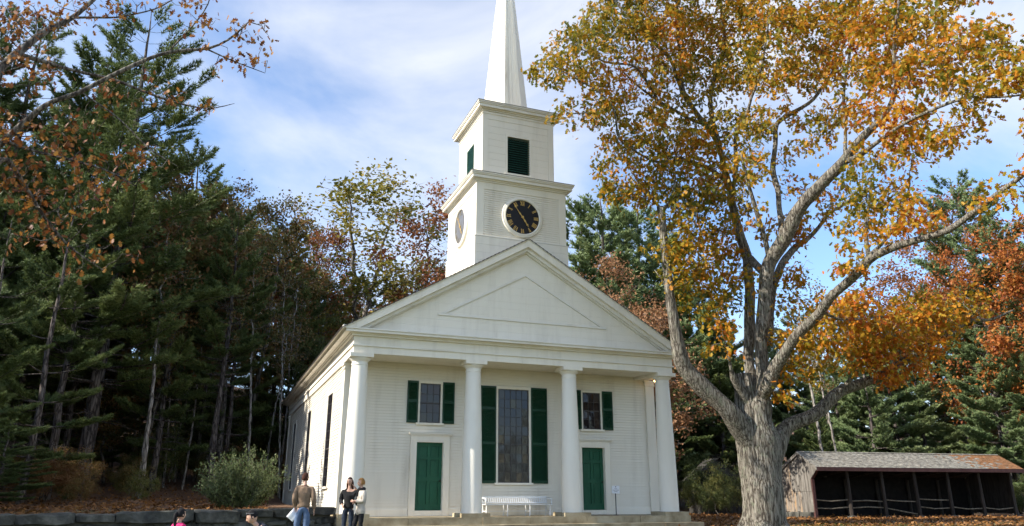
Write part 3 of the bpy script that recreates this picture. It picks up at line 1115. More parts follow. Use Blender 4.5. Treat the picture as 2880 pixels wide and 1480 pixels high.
# ------------------------------------------------------------------ the dry stone wall
def rough_stone(lx, ly, lz, seed, bev=.10):
    bm = bmesh.new()
    bmesh.ops.create_cube(bm, size=1)
    bmesh.ops.subdivide_edges(bm, edges=[e for e in bm.edges if abs(e.verts[0].co.x - e.verts[1].co.x) > .5], cuts=2)
    bmesh.ops.bevel(bm, geom=[e for e in bm.edges if e.calc_face_angle(0) > .5], offset=bev, segments=1, affect='EDGES')
    for v_ in bm.verts:
        q = Vector((v_.co.x * lx, v_.co.y * ly, v_.co.z * lz))
        d = mnoise.noise_vector((q.x * 2.5 + seed * 7.3, q.y * 2.5, q.z * 3.5 + seed)) * .22
        q += Vector((d.x * min(lx, .6) * .6, d.y * ly * .7, d.z * lz * .95))
        v_.co = q
    me = bpy.data.meshes.new('stone')
    bm.to_mesh(me)
    bm.free()
    return me


wall = thing('stone_wall', 'long dry stone wall with flat grey capstones left of the church', 'wall', (-14, -1.86, -.6))
wpts = np.array([(-27.0, -3.10), (-24, -2.9), (-14.0, -1.86), (-10.24, -1.42), (-7.6, -0.45), (-6.15, .30)])
seg = np.linalg.norm(np.diff(wpts, axis=0), axis=1)
cum = np.concatenate([[0], np.cumsum(seg)])


def wall_at(s):
    x = np.interp(s, cum, wpts[:, 0])
    y = np.interp(s, cum, wpts[:, 1])
    i = min(len(seg) - 1, int(np.searchsorted(cum, s, side='right') - 1))
    d = (wpts[i + 1] - wpts[i]) / seg[i]
    return x, y, math.atan2(d[1], d[0])


def wall_top(x):
    return float(np.interp(x, [-27, -14.04, -10.24, -7.5, -5.88], [.06, .10, .16, .21, .25]))


capm = []
s = 0.0
k = 0
while s < cum[-1] - .3:
    l_ = random.choice([.9, 1.2, 1.5, 1.75])
    l_ = min(l_, cum[-1] - s)
    x, y, a = wall_at(s + l_ / 2)
    hh = random.uniform(.18, .38)
    me = rough_stone(l_ - .02, .62, hh, k)
    me.materials.append(FIELD if k % 3 else FIELD)
    o = link('capstone', me, wall)
    o.location = (x + 14, y + 1.86, wall_top(x) - hh / 2 + random.uniform(-.04, .02) + .6)
    o.rotation_euler = (random.uniform(-.03, .03), random.uniform(-.02, .02), a)
    s += l_
    k += 1
protos = []
for i in range(14):
    me = rough_stone(random.uniform(.22, .62), .4, random.uniform(.13, .27), 50 + i, bev=.2)
    me.materials.append([DARKSTONE, FIELD, DARKSTONE][i % 3])
    protos.append(me)
for row in range(5):
    s = random.uniform(0, .3)
    while s < cum[-1]:
        me = random.choice(protos)
        lx = me.vertices and max(v_.co.x for v_ in me.vertices) * 2
        x, y, a = wall_at(min(s + lx / 2, cum[-1] - .05))
        zt = wall_top(x) - .33 - row * .205
        if zt > gz(x, y - .6) - .25:
            o = link('stone', me, wall)
            o.location = (x + 14 + random.uniform(-.02, .02), y + 1.86 - .02 + random.uniform(-.05, .05), zt - .08 + .6)
            o.rotation_euler = (random.uniform(-.16, .16), random.uniform(-.22, .22), a + random.choice([0, math.pi]) + random.uniform(-.12, .12))
        s += lx * .97
# filling behind the face stones
mb = MB()
for i in range(len(wpts) - 1):
    (xa, ya), (xb, yb) = wpts[i], wpts[i + 1]
    mb.hexa([(xa + 14, ya + 1.86 - .12, -.9), (xb + 14, yb + 1.86 - .12, -.9), (xb + 14, yb + 1.86 + .35, -.9), (xa + 14, ya + 1.86 + .35, -.9),
             (xa + 14, ya + 1.86 - .12, wall_top(xa) + .45), (xb + 14, yb + 1.86 - .12, wall_top(xb) + .45), (xb + 14, yb + 1.86 + .35, wall_top(xb) + .45), (xa + 14, ya + 1.86 + .35, wall_top(xa) + .45)])
mb.build('rubble_fill', DARKSTONE, wall)

# ------------------------------------------------------------------ the open carriage shed
def make_shed():
    ex = np.array([.9925, -.122])
    org = np.array([18.42, 7.40])
    sh = thing('open_shed', 'long low open-fronted wooden shed with grey shingle roof on the right', 'shed', (org[0], org[1], gz(*org) - .02), math.atan2(ex[1], ex[0]))
    LN, DP = 12.1, 3.0
    zE, zR, zK = 2.42, 3.20, 2.05          # front eave, ridge, back eave above the ground
    yR = .8
    # posts with stones
    for i in range(7):
        x = i * LN / 6
        lean = random.uniform(-.04, .04)
        if i:
            MB().tube([(x, 0, 0.02), (x + lean, .0, 2.4)], [.10, .085], 6).build('post', BARND, sh)
            me = rough_stone(.42, .4, .2, 90 + i)
            me.materials.append(FIELD)
            o = link('post_stone', me, sh)
            o.location = (x, -.02, .03)
        else:
            piece('corner_post', FASCIA, sh, -.09, .05, -.07, .07, 0, 1.9)
            p = MB().hexa([(-.088, -.068, 1.9), (.05, -.068, 1.9), (.05, .068, 1.9), (-.088, .068, 1.9), (-.088, -.60, 2.36), (.05, -.60, 2.36), (.05, -.45, 2.36), (-.088, -.45, 2.36)])
            p.build('corner_brace', FASCIA, sh)
        MB().tube([(x, DP - .1, 0), (x, DP - .1, 2.02)], .09, 6).build('back_post', BARND, sh)
        if 0 < i < 6:
            MB().tube([(x, .0, 2.35), (x, DP - .1, 2.0)], .08, 6).build('tie_beam', BARND, sh)
    piece('front_beam', BARND, sh, -.05, LN + .05, -.1, .1, 2.28, 2.45)
    # rails between the posts, sagging
    for i in range(6):
        xa, xb = i * LN / 6 + .05, (i + 1) * LN / 6 - .05
        for zz in (.88, .52):
            if i == 4 and zz > .7 or i == 5 and zz > .7:
                continue
            d0, d1 = random.uniform(-.06, .06), random.uniform(-.1, .04)
            sag = random.uniform(-.1, .06)
            if i == 2 and zz < .7:
                d1 -= .3
            pts = [(xa, .06, zz + d0), ((xa + xb) / 2, .06, zz + (d0 + d1) / 2 + sag), (xb, .06, zz + d1)]
            MB().tube(pts, .033, 6).build('rail', RAILW, sh, smooth=True)
    # gable end boards (left) : two tiers
    n = 13
    bw = (DP) / n
    roofz = lambda y: zE + .03 + (zR - zE - .03) * (y + .65) / (yR + .65) if y < yR else zR - (zR - zK) * (y - yR) / (DP + .3 - yR)
    for i in range(n):
        y0, y1 = i * bw, (i + 1) * bw
        m_ = BARNO if random.random() < .25 else BARNW
        b = MB()
        zt0, zt1 = roofz(y0) - .09, roofz(y1) - .09
        jx = random.uniform(-.008, .008)
        b.hexa([(-.12 + jx, y0 + .005, 1.30), (-.095, y0 + .005, 1.30), (-.095, y1 - .005, 1.30), (-.12 + jx, y1 - .005, 1.30),
                (-.12 + jx, y0 + .005, zt0), (-.095, y0 + .005, zt0), (-.095, y1 - .005, zt1), (-.12 + jx, y1 - .005, zt1)])
        b.build('gable_board', m_, sh)
        piece('gable_board', BARNO if random.random() < .3 else BARNW, sh, -.105 + jx, -.085, y0 + .005, y1 - .005, .32 + random.uniform(-.02, .02), 1.295)
        for side in (1,):
            b = MB()
            X0, X1 = LN + .095, LN + .12
            b.hexa([(X0, y0, .2), (X1, y0, .2), (X1, y1 - .006, .2), (X0, y1 - .006, .2), (X0, y0, zt0), (X1, y0, zt0), (X1, y1 - .006, zt1), (X0, y1 - .006, zt1)])
            b.build('gable_board', BARND, sh)  # dark timber here paints the shade of the last bay
    # front triangular gable boards over the brace
    for i in range(3):
        y0, y1 = -.6 + i * .2, -.6 + (i + 1) * .2 - .008
        zb0, zb1 = 2.36 - (y0 + .6) * .8, 2.36 - (y1 + .6) * .8
        b = MB().hexa([(-.12, y0, zb0), (-.095, y0, zb0), (-.095, y1, zb1), (-.12, y1, zb1), (-.12, y0, roofz(y0) - .07), (-.095, y0, roofz(y0) - .07), (-.095, y1, roofz(y1) - .07), (-.12, y1, roofz(y1) - .07)])
        b.build('gable_board', BARNW, sh)
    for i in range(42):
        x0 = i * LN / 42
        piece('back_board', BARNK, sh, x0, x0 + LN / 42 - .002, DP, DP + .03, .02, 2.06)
    for i in range(3):
        me = rough_stone(.9, .3, .3, 120 + i)
        me.materials.append(FIELD)
        o = link('sill_stone', me, sh)
        o.location = (-.08, .6 + i * .98, .16)
        o.rotation_euler = (0, 0, R(90))
    # roof: sheathing, shingle courses, fascia
    xa, xb = -.17, LN + .28
    rf = MB()
    rf.hexa([(xa, -.65, zE), (xb, -.65, zE), (xb, yR, zR), (xa, yR, zR), (xa, -.65, zE + .03), (xb, -.65, zE + .03), (xb, yR, zR + .03), (xa, yR, zR + .03)])
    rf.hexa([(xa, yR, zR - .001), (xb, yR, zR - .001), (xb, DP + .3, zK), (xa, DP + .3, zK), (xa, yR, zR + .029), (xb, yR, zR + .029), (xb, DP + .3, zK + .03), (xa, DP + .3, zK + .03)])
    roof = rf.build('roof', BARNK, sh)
    ys = np.linspace(-.69, yR, 17)
    shg, mss = MB(), MB()
    slope = (zR - zE) / (yR + .65)
    for r_ in range(16):
        y0, y1 = ys[r_], ys[r_ + 1] + .06
        x = xa - random.uniform(0, .1)
        while x < xb:
            wv = random.uniform(.10, .2)
            x1 = min(x + wv - .006, xb + .02)
            za, zb = zE + .035 + (y0 + .65) * slope, zE + .03 + (y1 + .65) * slope
            t_ = random.uniform(.016, .03)
            yj = y0 + random.uniform(-.015, .015)
            tgt = mss if (x > LN * .80 + (y0 - .3) * -.9 + random.gauss(0, .9)) else shg
            tgt.hexa([(x, yj, za), (x1, yj, za), (x1, y1, zb), (x, y1, zb), (x, yj, za + t_), (x1, yj, za + t_), (x1, y1, zb + .006), (x, y1, zb + .006)])
            x += wv
    setting(shg.build('shingles', SHINGLE, roof), 'stuff')
    setting(mss.build('mossy_shingles', MOSS, roof), 'stuff')
    MB().hexa([(xa - .02, yR - .1, zR + .03), (xb, yR - .1, zR + .03), (xb, yR + .1, zR + .03), (xa - .02, yR + .1, zR + .03), (xa - .02, yR - .02, zR + .075), (xb, yR - .02, zR + .075), (xb, yR + .02, zR + .075), (xa - .02, yR + .02, zR + .075)]).build('ridge_board', SHINGLE, roof)
    piece('fascia', FASCIA, roof, xa, xb, -.70, -.652, zE - .16, zE + .02)
    for (y0, z0), (y1, z1) in (((-.70, zE), (yR, zR)), ((yR, zR), (DP + .3, zK))):
        MB().hexa([(xa - .03, y0, z0 - .12), (xa, y0, z0 - .12), (xa, y1, z1 - .12), (xa - .03, y1, z1 - .12), (xa - .03, y0, z0 + .04), (xa, y0, z0 + .04), (xa, y1, z1 + .04), (xa - .03, y1, z1 + .04)]).build('barge_board', BARNW, roof)


BARNK = mat('shade_black_board', (0.006, 0.005, 0.005), (0.016, 0.013, 0.011), rough=0.95, scale=4)  # near-black colour paints the shade under the roof and at the back
RAILW = mat('peeled_rail', (0.09, 0.08, 0.06), (0.26, 0.22, 0.16), rough=0.9, scale=8)
make_shed()

HUTW = mat('dark_grey_board', (0.022, 0.020, 0.018), (0.085, 0.08, 0.07), rough=0.9, scale=3, stretch=(3, 3, .4), bump=.3)
# a small hut among the trees behind
def make_hut():
    p = U(2010, 1400, 52)
    h = thing('hut', 'small weathered grey gabled hut half hidden behind the big tree trunk', 'hut', (p[0], p[1], gz(p[0], p[1])), R(-20))
    for i in range(10):
        x0 = -1.3 + i * .26
        top = 3.3 - abs(x0 + .13) * .85
        b = MB().hexa([(x0, -1.5, 0), (x0 + .25, -1.5, 0), (x0 + .25, -1.47, 0), (x0, -1.47, 0), (x0, -1.5, 3.3 - abs(x0) * .85), (x0 + .25, -1.5, 3.3 - abs(x0 + .25) * .85), (x0 + .25, -1.47, 3.3 - abs(x0 + .25) * .85), (x0, -1.47, 3.3 - abs(x0) * .85)])
        b.build('front_board', HUTW, h)
    for s_ in (-1, 1):
        for i in range(12):
            y0 = -1.47 + i * .25
            piece('side_board', HUTW, h, *sorted((s_ * 1.3, s_ * 1.27)), y0, y0 + .244, 0, 2.18)
        rf = MB()
        for r_ in range(8):
            xa, xb = 1.6 * (1 - r_ / 8), 1.6 * (1 - (r_ + 1) / 8) - .04
            pts = [(s_ * xa, 3.38 - .85 * xa), (s_ * xb, 3.36 - .85 * xb), (s_ * xb, 3.38 - .85 * xb), (s_ * xa, 3.42 - .85 * xa)]
            rf.prism_y(pts if s_ < 0 else pts[::-1], -1.75, 1.75)
        setting(rf.build('roof', HUTW, h), 'stuff')
    piece('door', BARND, h, -.4, .4, -1.53, -1.502, .05, 1.9)


make_hut()

# ------------------------------------------------------------------ trees
def big_mesh(name, V, F4=None, F3=None, mats=(), rnd=None, smooth=False):
    """mesh from numpy arrays: quads and/or triangles"""
    me = bpy.data.meshes.new(name)
    nq = 0 if F4 is None else len(F4)
    n3 = 0 if F3 is None else len(F3)
    loops = np.concatenate([x for x in ((F4.ravel() if nq else None), (F3.ravel() if n3 else None)) if x is not None]).astype(np.int32)
    me.vertices.add(len(V))
    me.vertices.foreach_set('co', np.asarray(V, np.float32).ravel())
    me.loops.add(len(loops))
    me.loops.foreach_set('vertex_index', loops)
    me.polygons.add(nq + n3)
    st = np.concatenate([np.arange(nq) * 4, nq * 4 + np.arange(n3) * 3]).astype(np.int32)
    me.polygons.foreach_set('loop_start', st)
    try:
        me.polygons.foreach_set('loop_total', np.concatenate([np.full(nq, 4), np.full(n3, 3)]).astype(np.int32))
    except Exception:
        pass
    if smooth:
        me.polygons.foreach_set('use_smooth', np.ones(nq + n3, bool))
    for m in mats:
        me.materials.append(m)
    if rnd is not None:
        at = me.attributes.new('rnd', 'FLOAT', 'POINT')
        at.data.foreach_set('value', np.asarray(rnd, np.float32))
    me.update(calc_edges=True)
    return me


def unit(a):
    return a / (np.linalg.norm(a, axis=-1, keepdims=True) + 1e-9)


# leaf outlines: (x across, y along), tip at y = 1
OAK = np.array([(0, 0, 0), (.06, .12, 0), (.26, .22, .03), (.12, .34, 0), (.42, .52, .05), (.14, .60, 0), (.30, .84, .03), (0, 1, -.04),
                (-.30, .84, .03), (-.14, .60, 0), (-.42, .52, .05), (-.12, .34, 0), (-.26, .22, .03), (-.06, .12, 0)])
OAK_F = np.array([(1, 2, 3), (3, 4, 5), (5, 6, 7), (7, 8, 9), (9, 10, 11), (11, 12, 13), (0, 1, 13), (1, 3, 13), (3, 11, 13), (3, 5, 11), (5, 9, 11), (5, 7, 9)])
DIA = np.array([(0, 0, 0), (.30, .45, .06), (0, 1, 0), (-.30, .45, .06)])
DIA_F = np.array([(0, 1, 2), (0, 2, 3)])


def leaves(name, P, D, size, tmpl, tf_, m, r, rnd=None):
    """one leaf at each P with its tip towards D"""
    n = len(P)
    D = unit(D)
    up = unit(r.normal(size=(n, 3)) * .8 + np.array([0, 0, 1.0]))
    X = unit(np.cross(D, up))
    Z = np.cross(X, D)
    sc = size * r.uniform(.65, 1.25, (n, 1, 1))
    T = tmpl[None]
    V = P[:, None] + sc * (T[..., 0:1] * X[:, None] + T[..., 1:2] * D[:, None] + T[..., 2:3] * Z[:, None])
    k = len(tmpl)
    F = tf_[None] + (np.arange(n) * k)[:, None, None]
    rnd = r.random(n) if rnd is None else rnd
    return big_mesh(name, V.reshape(-1, 3), None, F.reshape(-1, 3), [m], np.repeat(rnd, k))


def grow(P, par, A, step, di, dk, iters, r, grav=0.0, maxn=9000):
    """branches grow towards the free points of the crown (space colonisation)"""
    P = [np.asarray(p, float) for p in P]
    par = list(par)
    A = np.asarray(A, float)
    base = np.array(P)
    bd = np.full(len(A), 1e9)
    bi = np.zeros(len(A), int)
    for c0 in range(0, len(base), 400):
        d = np.linalg.norm(A[:, None] - base[None, c0:c0 + 400], axis=2)
        i = d.argmin(1)
        dm = d[np.arange(len(A)), i]
        u = dm < bd
        bd[u], bi[u] = dm[u], i[u] + c0
    for it in range(iters):
        keep = bd > dk
        A, bd, bi = A[keep], bd[keep], bi[keep]
        if not len(A) or len(P) > maxn:
            break
        act = bd < di
        if not act.any():
            break
        ids = np.unique(bi[act])
        new, newpar = [], []
        for q in ids:
            mk = act & (bi == q)
            d = unit(A[mk] - P[q]).mean(0)
            d += r.normal(size=3) * .12
            d[2] -= grav
            d = d / (np.linalg.norm(d) + 1e-9)
            new.append(P[q] + d * step)
            newpar.append(int(q))
        o = len(P)
        N = np.array(new)
        P += new
        par += newpar
        for c0 in range(0, len(N), 300):
            d = np.linalg.norm(A[:, None] - N[None, c0:c0 + 300], axis=2)
            i = d.argmin(1)
            dm = d[np.arange(len(A)), i]
            u = dm < bd - 1e-6
            bd[u], bi[u] = dm[u], i[u] + o + c0
    return np.array(P), np.array(par)


def thickness(par, tip=.008, expo=.48, given=None):
    n = len(par)
    cnt = np.zeros(n)
    ch = np.bincount(par[par >= 0], minlength=n)
    cnt[ch == 0] = 1
    for i in range(n - 1, -1, -1):
        if par[i] >= 0:
            cnt[par[i]] += cnt[i]
    r = tip * np.power(np.maximum(cnt, 1), expo)
    if given is not None:
        g = given > 0
        r[g] = given[g]
    return r


def limbs(name, P, par, rad, m, parent, rough=0.0, nbig=16, min_r=0.0):
    """tapered tubes along the branching skeleton"""
    n = len(P)
    kids = [[] for _ in range(n)]
    for i in range(n):
        if par[i] >= 0:
            kids[par[i]].append(i)
    mb = MB()
    stack = [(i, None) for i in range(n) if par[i] < 0]
    while stack:
        s0, pv = stack.pop()
        ch = [s0]
        while kids[ch[-1]]:
            ks = sorted(kids[ch[-1]], key=lambda q: -rad[q])
            for q in ks[1:]:
                stack.append((q, ch[-1]))
            ch.append(ks[0])
        pts = [P[i] for i in ch]
        rr = [rad[i] for i in ch]
        if pv is not None:
            pts = [P[pv]] + pts
            rr = [min(rad[pv], rr[0] * 1.25)] + rr
        if len(pts) < 2 or max(rr) < min_r:
            continue
        rm = max(rr)
        ns = nbig if rm > .18 else 10 if rm > .08 else 6 if rm > .03 else 4 if rm > .012 else 3
        rr[-1] = min(rr[-1], rr[-1] * .5)
        mb.tube(pts, rr, ns, cap=rm > .05)
    me = bpy.data.meshes.new(name)
    V = np.array(mb.v)
    me.from_pydata(mb.v, [], mb.f)
    me.polygons.foreach_set('use_smooth', [True] * len(mb.f))
    me.materials.append(m)
    me.update()
    return link(name, me, parent) if parent is not None else me


def resample(pts, step):
    P = np.array([p[:3] for p in pts], float)
    rr = np.array([p[3] for p in pts], float)
    d = np.concatenate([[0], np.cumsum(np.linalg.norm(np.diff(P, axis=0), axis=1))])
    n = max(2, int(d[-1] / step) + 1)
    s = np.linspace(0, d[-1], n)
    Q = np.stack([np.interp(s, d, P[:, i]) for i in range(3)], 1)
    if n > 4:                                     # soften the corners
        Q[1:-1] = (Q[:-2] + 2 * Q[1:-1] + Q[2:]) / 4
    return Q, np.interp(s, d, rr)


def traced_tree(limb_list, dist, step):
    """limbs given along sight lines (x, y, depth offset, radius px) -> skeleton arrays"""
    P, par, rad = [], [], []
    for li, (attach, pts) in enumerate(limb_list):
        q = []
        for x, y, off, rp_ in pts:
            h = dist + off
            q.append((*U(x, y, h), rp_ * .93 * float((U(x, y, h) - CAM) @ FWD) / FPX))
        Q, rr = resample(q, step)
        for i_ in range(1, len(Q)):
            wv_ = mnoise.noise_vector(tuple(Q[i_] * .9))
            Q[i_] += np.array(wv_) * min(.16, rr[i_] * .55 + .02)
            rr[i_] *= 1 + .16 * mnoise.noise(tuple(Q[i_] * 1.7))
        if attach is None or not P:
            pi = -1
        else:
            d = np.linalg.norm(np.array(P) - Q[0], axis=1)
            pi = int(d.argmin())
        for i in range(len(Q)):
            P.append(Q[i])
            par.append(pi)
            rad.append(rr[i])
            pi = len(P) - 1
    return P, par, rad


def crown_points(ells, dist, per, r):
    A = []
    for e in ells:
        cx, cy, rx, ry, off = e[:5]
        n = max(6, int(per * rx * ry / 8000 * (e[5] if len(e) > 5 else 1)))
        v = unit(r.normal(size=(n, 3))) * np.cbrt(r.random((n, 1)))
        dep = min(rx, ry) * dist / FPX * 1.25
        for a, b, c_ in v:
            A.append(U(cx + a * rx, cy + b * ry, dist + off + c_ * dep))
    return np.array(A)


# ---- the big oak in front on the right
def big_oak():
    r = np.random.default_rng(3)
    D0 = 25.7
    base = U(2150, 1484, D0)
    gb = gz(base[0], base[1])
    t = thing('oak_tree', 'huge old oak with gold and orange leaves in front of the church', 'tree', (base[0], base[1], gb))
    off = np.array([base[0], base[1], gb])
    LM = [
        (None, [(2150, 1500, 0, 62), (2148, 1430, 0, 60), (2145, 1340, 0, 57), (2140, 1250, 0, 55), (2137, 1190, 0, 50), (2132, 1130, 0, 42), (2128, 1090, 0, 30)]),
        ('L1', [(2134, 1345, 0, 26), (2124, 1285, -.1, 31), (2108, 1235, -.3, 32), (2078, 1190, -.5, 29), (2035, 1140, -.8, 27), (1985, 1094, -1.1, 26), (1938, 1046, -1.4, 25), (1911, 991, -1.6, 22), (1896, 934, -1.7, 18), (1888, 878, -1.7, 15), (1884, 821, -1.8, 14), (1872, 764, -1.8, 13), (1868, 690, -1.8, 12), (1866, 625, -1.8, 12), (1858, 582, -1.9, 13)]),
        ('L1a', [(1860, 590, -1.9, 5), (1835, 560, -1.8, 4), (1800, 520, -1.6, 3), (1770, 470, -1.3, 2)]),
        ('L1b', [(1868, 590, -1.9, 5), (1890, 560, -2.2, 4), (1900, 500, -2.4, 3)]),
        ('L1c', [(1884, 815, -1.8, 4), (1840, 760, -1.9, 2.5)]),
        ('L3', [(2112, 1150, -.2, 14), (2082, 1095, -.5, 13), (2062, 1062, -.8, 11), (2054, 1040, -.9, 6), (2048, 990, -1.2, 3), (2030, 930, -1.4, 2)]),
        ('L2', [(2118, 1120, .3, 20), (2106, 1040, .4, 17), (2105, 980, .5, 16), (2110, 880, .5, 15), (2110, 800, .5, 14), (2097, 711, .6, 15), (2081, 662, .7, 14), (2066, 620, .9, 13), (2056, 564, 1.1, 11), (2048, 515, 1.3, 10), (2030, 440, 1.3, 9), (2010, 381, 1.3, 9), (1962, 324, 1.2, 8), (1918, 263, 1.0, 7), (1913, 180, 1.0, 5), (1905, 80, 1.2, 4), (1900, -40, 1.3, 3)]),
        ('L2a', [(1985, 350, 1.2, 6), (1925, 330, .6, 5), (1860, 290, -.2, 4), (1800, 250, -.6, 3), (1750, 200, -1, 2.5)]),
        ('L2b', [(2055, 560, 1.1, 7), (2071, 480, .6, 7), (2068, 394, .2, 6), (2072, 363, 0, 6), (2106, 315, -.4, 5), (2112, 270, -.6, 4), (2128, 236, -.8, 4), (2150, 160, -1.0, 3), (2160, 60, -1, 2.5)]),
        ('L2c', [(2030, 440, 1.3, 7), (2000, 330, 2.0, 7), (2001, 258, 2.4, 6.5), (2023, 188, 2.6, 6), (2040, 127, 2.7, 5.5), (2034, 66, 2.8, 4.5), (2027, 0, 2.9, 4), (2020, -90, 3, 3)]),
        ('L2d', [(2040, 131, 2.7, 4), (2093, 114, 2.5, 3.5), (2150, 110, 2.2, 3)]),
        ('L2e', [(2045, 510, 1.3, 7), (1990, 470, .4, 6), (1930, 450, -.8, 5), (1850, 460, -1.5, 4), (1790, 430, -2.2, 3.5), (1735, 390, -2.8, 3), (1730, 307, -3.2, 3), (1700, 268, -3.4, 2.5), (1646, 236, -3.6, 2.5), (1580, 198, -3.8, 2)]),
        ('L2f', [(1918, 263, 1.0, 6), (1890, 170, .4, 5), (1839, 118, -.3, 5), (1804, 101, -.7, 4), (1782, 66, -.9, 3.5), (1740, 20, -1.1, 3), (1700, -40, -1.3, 2)]),
        ('L2g', [(1850, 285, -.3, 4), (1791, 188, -1.4, 4), (1769, 180, -1.8, 3.5), (1703, 177, -2.2, 3), (1640, 140, -2.6, 2)]),
        ('L2h', [(1720, 290, -3.3, 2.5), (1650, 320, -3.6, 2), (1600, 320, -3.8, 1.6)]),
        ('R1', [(2142, 1120, -.2, 24), (2146, 1040, -.3, 20), (2146, 960, -.3, 19), (2146, 880, -.4, 20), (2148, 800, -.4, 21), (2160, 745, -.5, 21), (2190, 702, -.7, 22), (2215, 660, -.9, 21), (2237, 612, -1.1, 20), (2265, 567, -1.3, 19), (2311, 521, -1.5, 18), (2364, 473, -1.7, 16), (2399, 420, -1.9, 14), (2430, 377, -2.1, 12), (2460, 350, -2.2, 9), (2491, 324, -2.3, 8), (2517, 272, -2.4, 7), (2515, 166, -2.6, 5), (2518, 88, -2.7, 4), (2530, 0, -2.8, 3), (2540, -90, -3, 2.5)]),
        ('R1x', [(2150, 770, -.4, 12), (2128, 745, 0, 12), (2105, 720, .5, 12)]),
        ('R1a', [(2385, 452, -1.8, 9), (2425, 438, -2.4, 8), (2460, 405, -3, 6), (2520, 360, -3.6, 5), (2609, 315, -4.2, 5), (2662, 293, -4.5, 4.5), (2727, 272, -4.8, 4), (2793, 276, -5, 3.5), (2880, 265, -5.2, 3), (2950, 250, -5.3, 2)]),
        ('R1b', [(2379, 450, -1.8, 6), (2377, 324, -1.2, 5), (2373, 263, -.9, 4.5), (2386, 175, -.6, 4), (2395, 80, -.4, 3), (2400, -20, -.2, 2)]),
        ('R1c', [(2377, 315, -1.2, 5), (2416, 285, -1.4, 4.5), (2443, 265, -1.5, 4), (2480, 200, -1.4, 3)]),
        ('R1d', [(2200, 690, -.7, 10), (2190, 560, .4, 8), (2170, 470, .9, 8), (2180, 400, 1.1, 7), (2180, 350, 1.2, 7), (2237, 311, 1.4, 6), (2298, 272, 1.6, 5), (2350, 190, 1.8, 4), (2380, 110, 2, 3)]),
        ('R1e', [(2165, 735, -.5, 8), (2142, 640, -.8, 7), (2120, 570, -1, 6), (2100, 500, -1.2, 5), (2085, 430, -1.4, 3.5)]),
        ('R2', [(2160, 960, .8, 14), (2171, 840, 1.2, 13), (2179, 802, 1.4, 12), (2198, 745, 1.7, 11), (2235, 696, 2.2, 10), (2273, 677, 2.7, 7), (2330, 600, 3.4, 5), (2400, 560, 4, 4), (2480, 520, 4.6, 3)]),
        ('R3', [(2155, 1095, -.4, 22), (2180, 1035, -.8, 19), (2212, 985, -1.1, 17), (2237, 942, -1.3, 16), (2305, 876, -1.9, 15), (2342, 828, -2.3, 14), (2380, 789, -2.6, 14), (2422, 751, -3, 14), (2446, 719, -3.2, 14), (2501, 702, -3.6, 12), (2557, 683, -4, 11), (2614, 664, -4.4, 10), (2671, 649, -4.8, 10), (2720, 612, -5.1, 9), (2800, 548, -5.5, 8), (2880, 492, -5.9, 7), (2960, 420, -6.2, 5), (3020, 330, -6.4, 3)]),
        ('R3a', [(2442, 715, -3.2, 7), (2437, 668, -3.1, 6), (2442, 600, -3, 5), (2450, 520, -2.9, 4)]),
        ('R3b', [(2452, 712, -3.2, 6), (2490, 680, -3.0, 5), (2540, 600, -2.6, 4), (2560, 520, -2.4, 3)]),
        ('R4', [(2152, 1345, .2, 26), (2165, 1290, .4, 30), (2190, 1245, .6, 27), (2225, 1205, .8, 23), (2269, 1176, 1.0, 21), (2313, 1145, 1.2, 20), (2357, 1106, 1.4, 18), (2400, 1086, 1.6, 15), (2470, 1062, 1.9, 12), (2540, 1018, 2.2, 10), (2610, 975, 2.5, 8), (2686, 930, 2.8, 7), (2730, 896, 3, 6), (2780, 905, 3.2, 4), (2850, 870, 3.5, 3)]),
        ('R4a', [(2370, 1100, 1.4, 8), (2385, 1075, 1.2, 7), (2402, 1055, 1.1, 4)]),
        ('R4b', [(2540, 1018, 2.2, 6), (2500, 960, 1.8, 4), (2440, 930, 1.5, 3)]),
        ('R3c', [(2310, 873, -1.9, 5), (2360, 900, -1.4, 4), (2420, 900, -1, 3), (2480, 890, -.6, 2.5)]),
    ]
    P, par, rad = traced_tree(LM, D0, .28)
    P = [p - off for p in P]
    n0 = len(P)
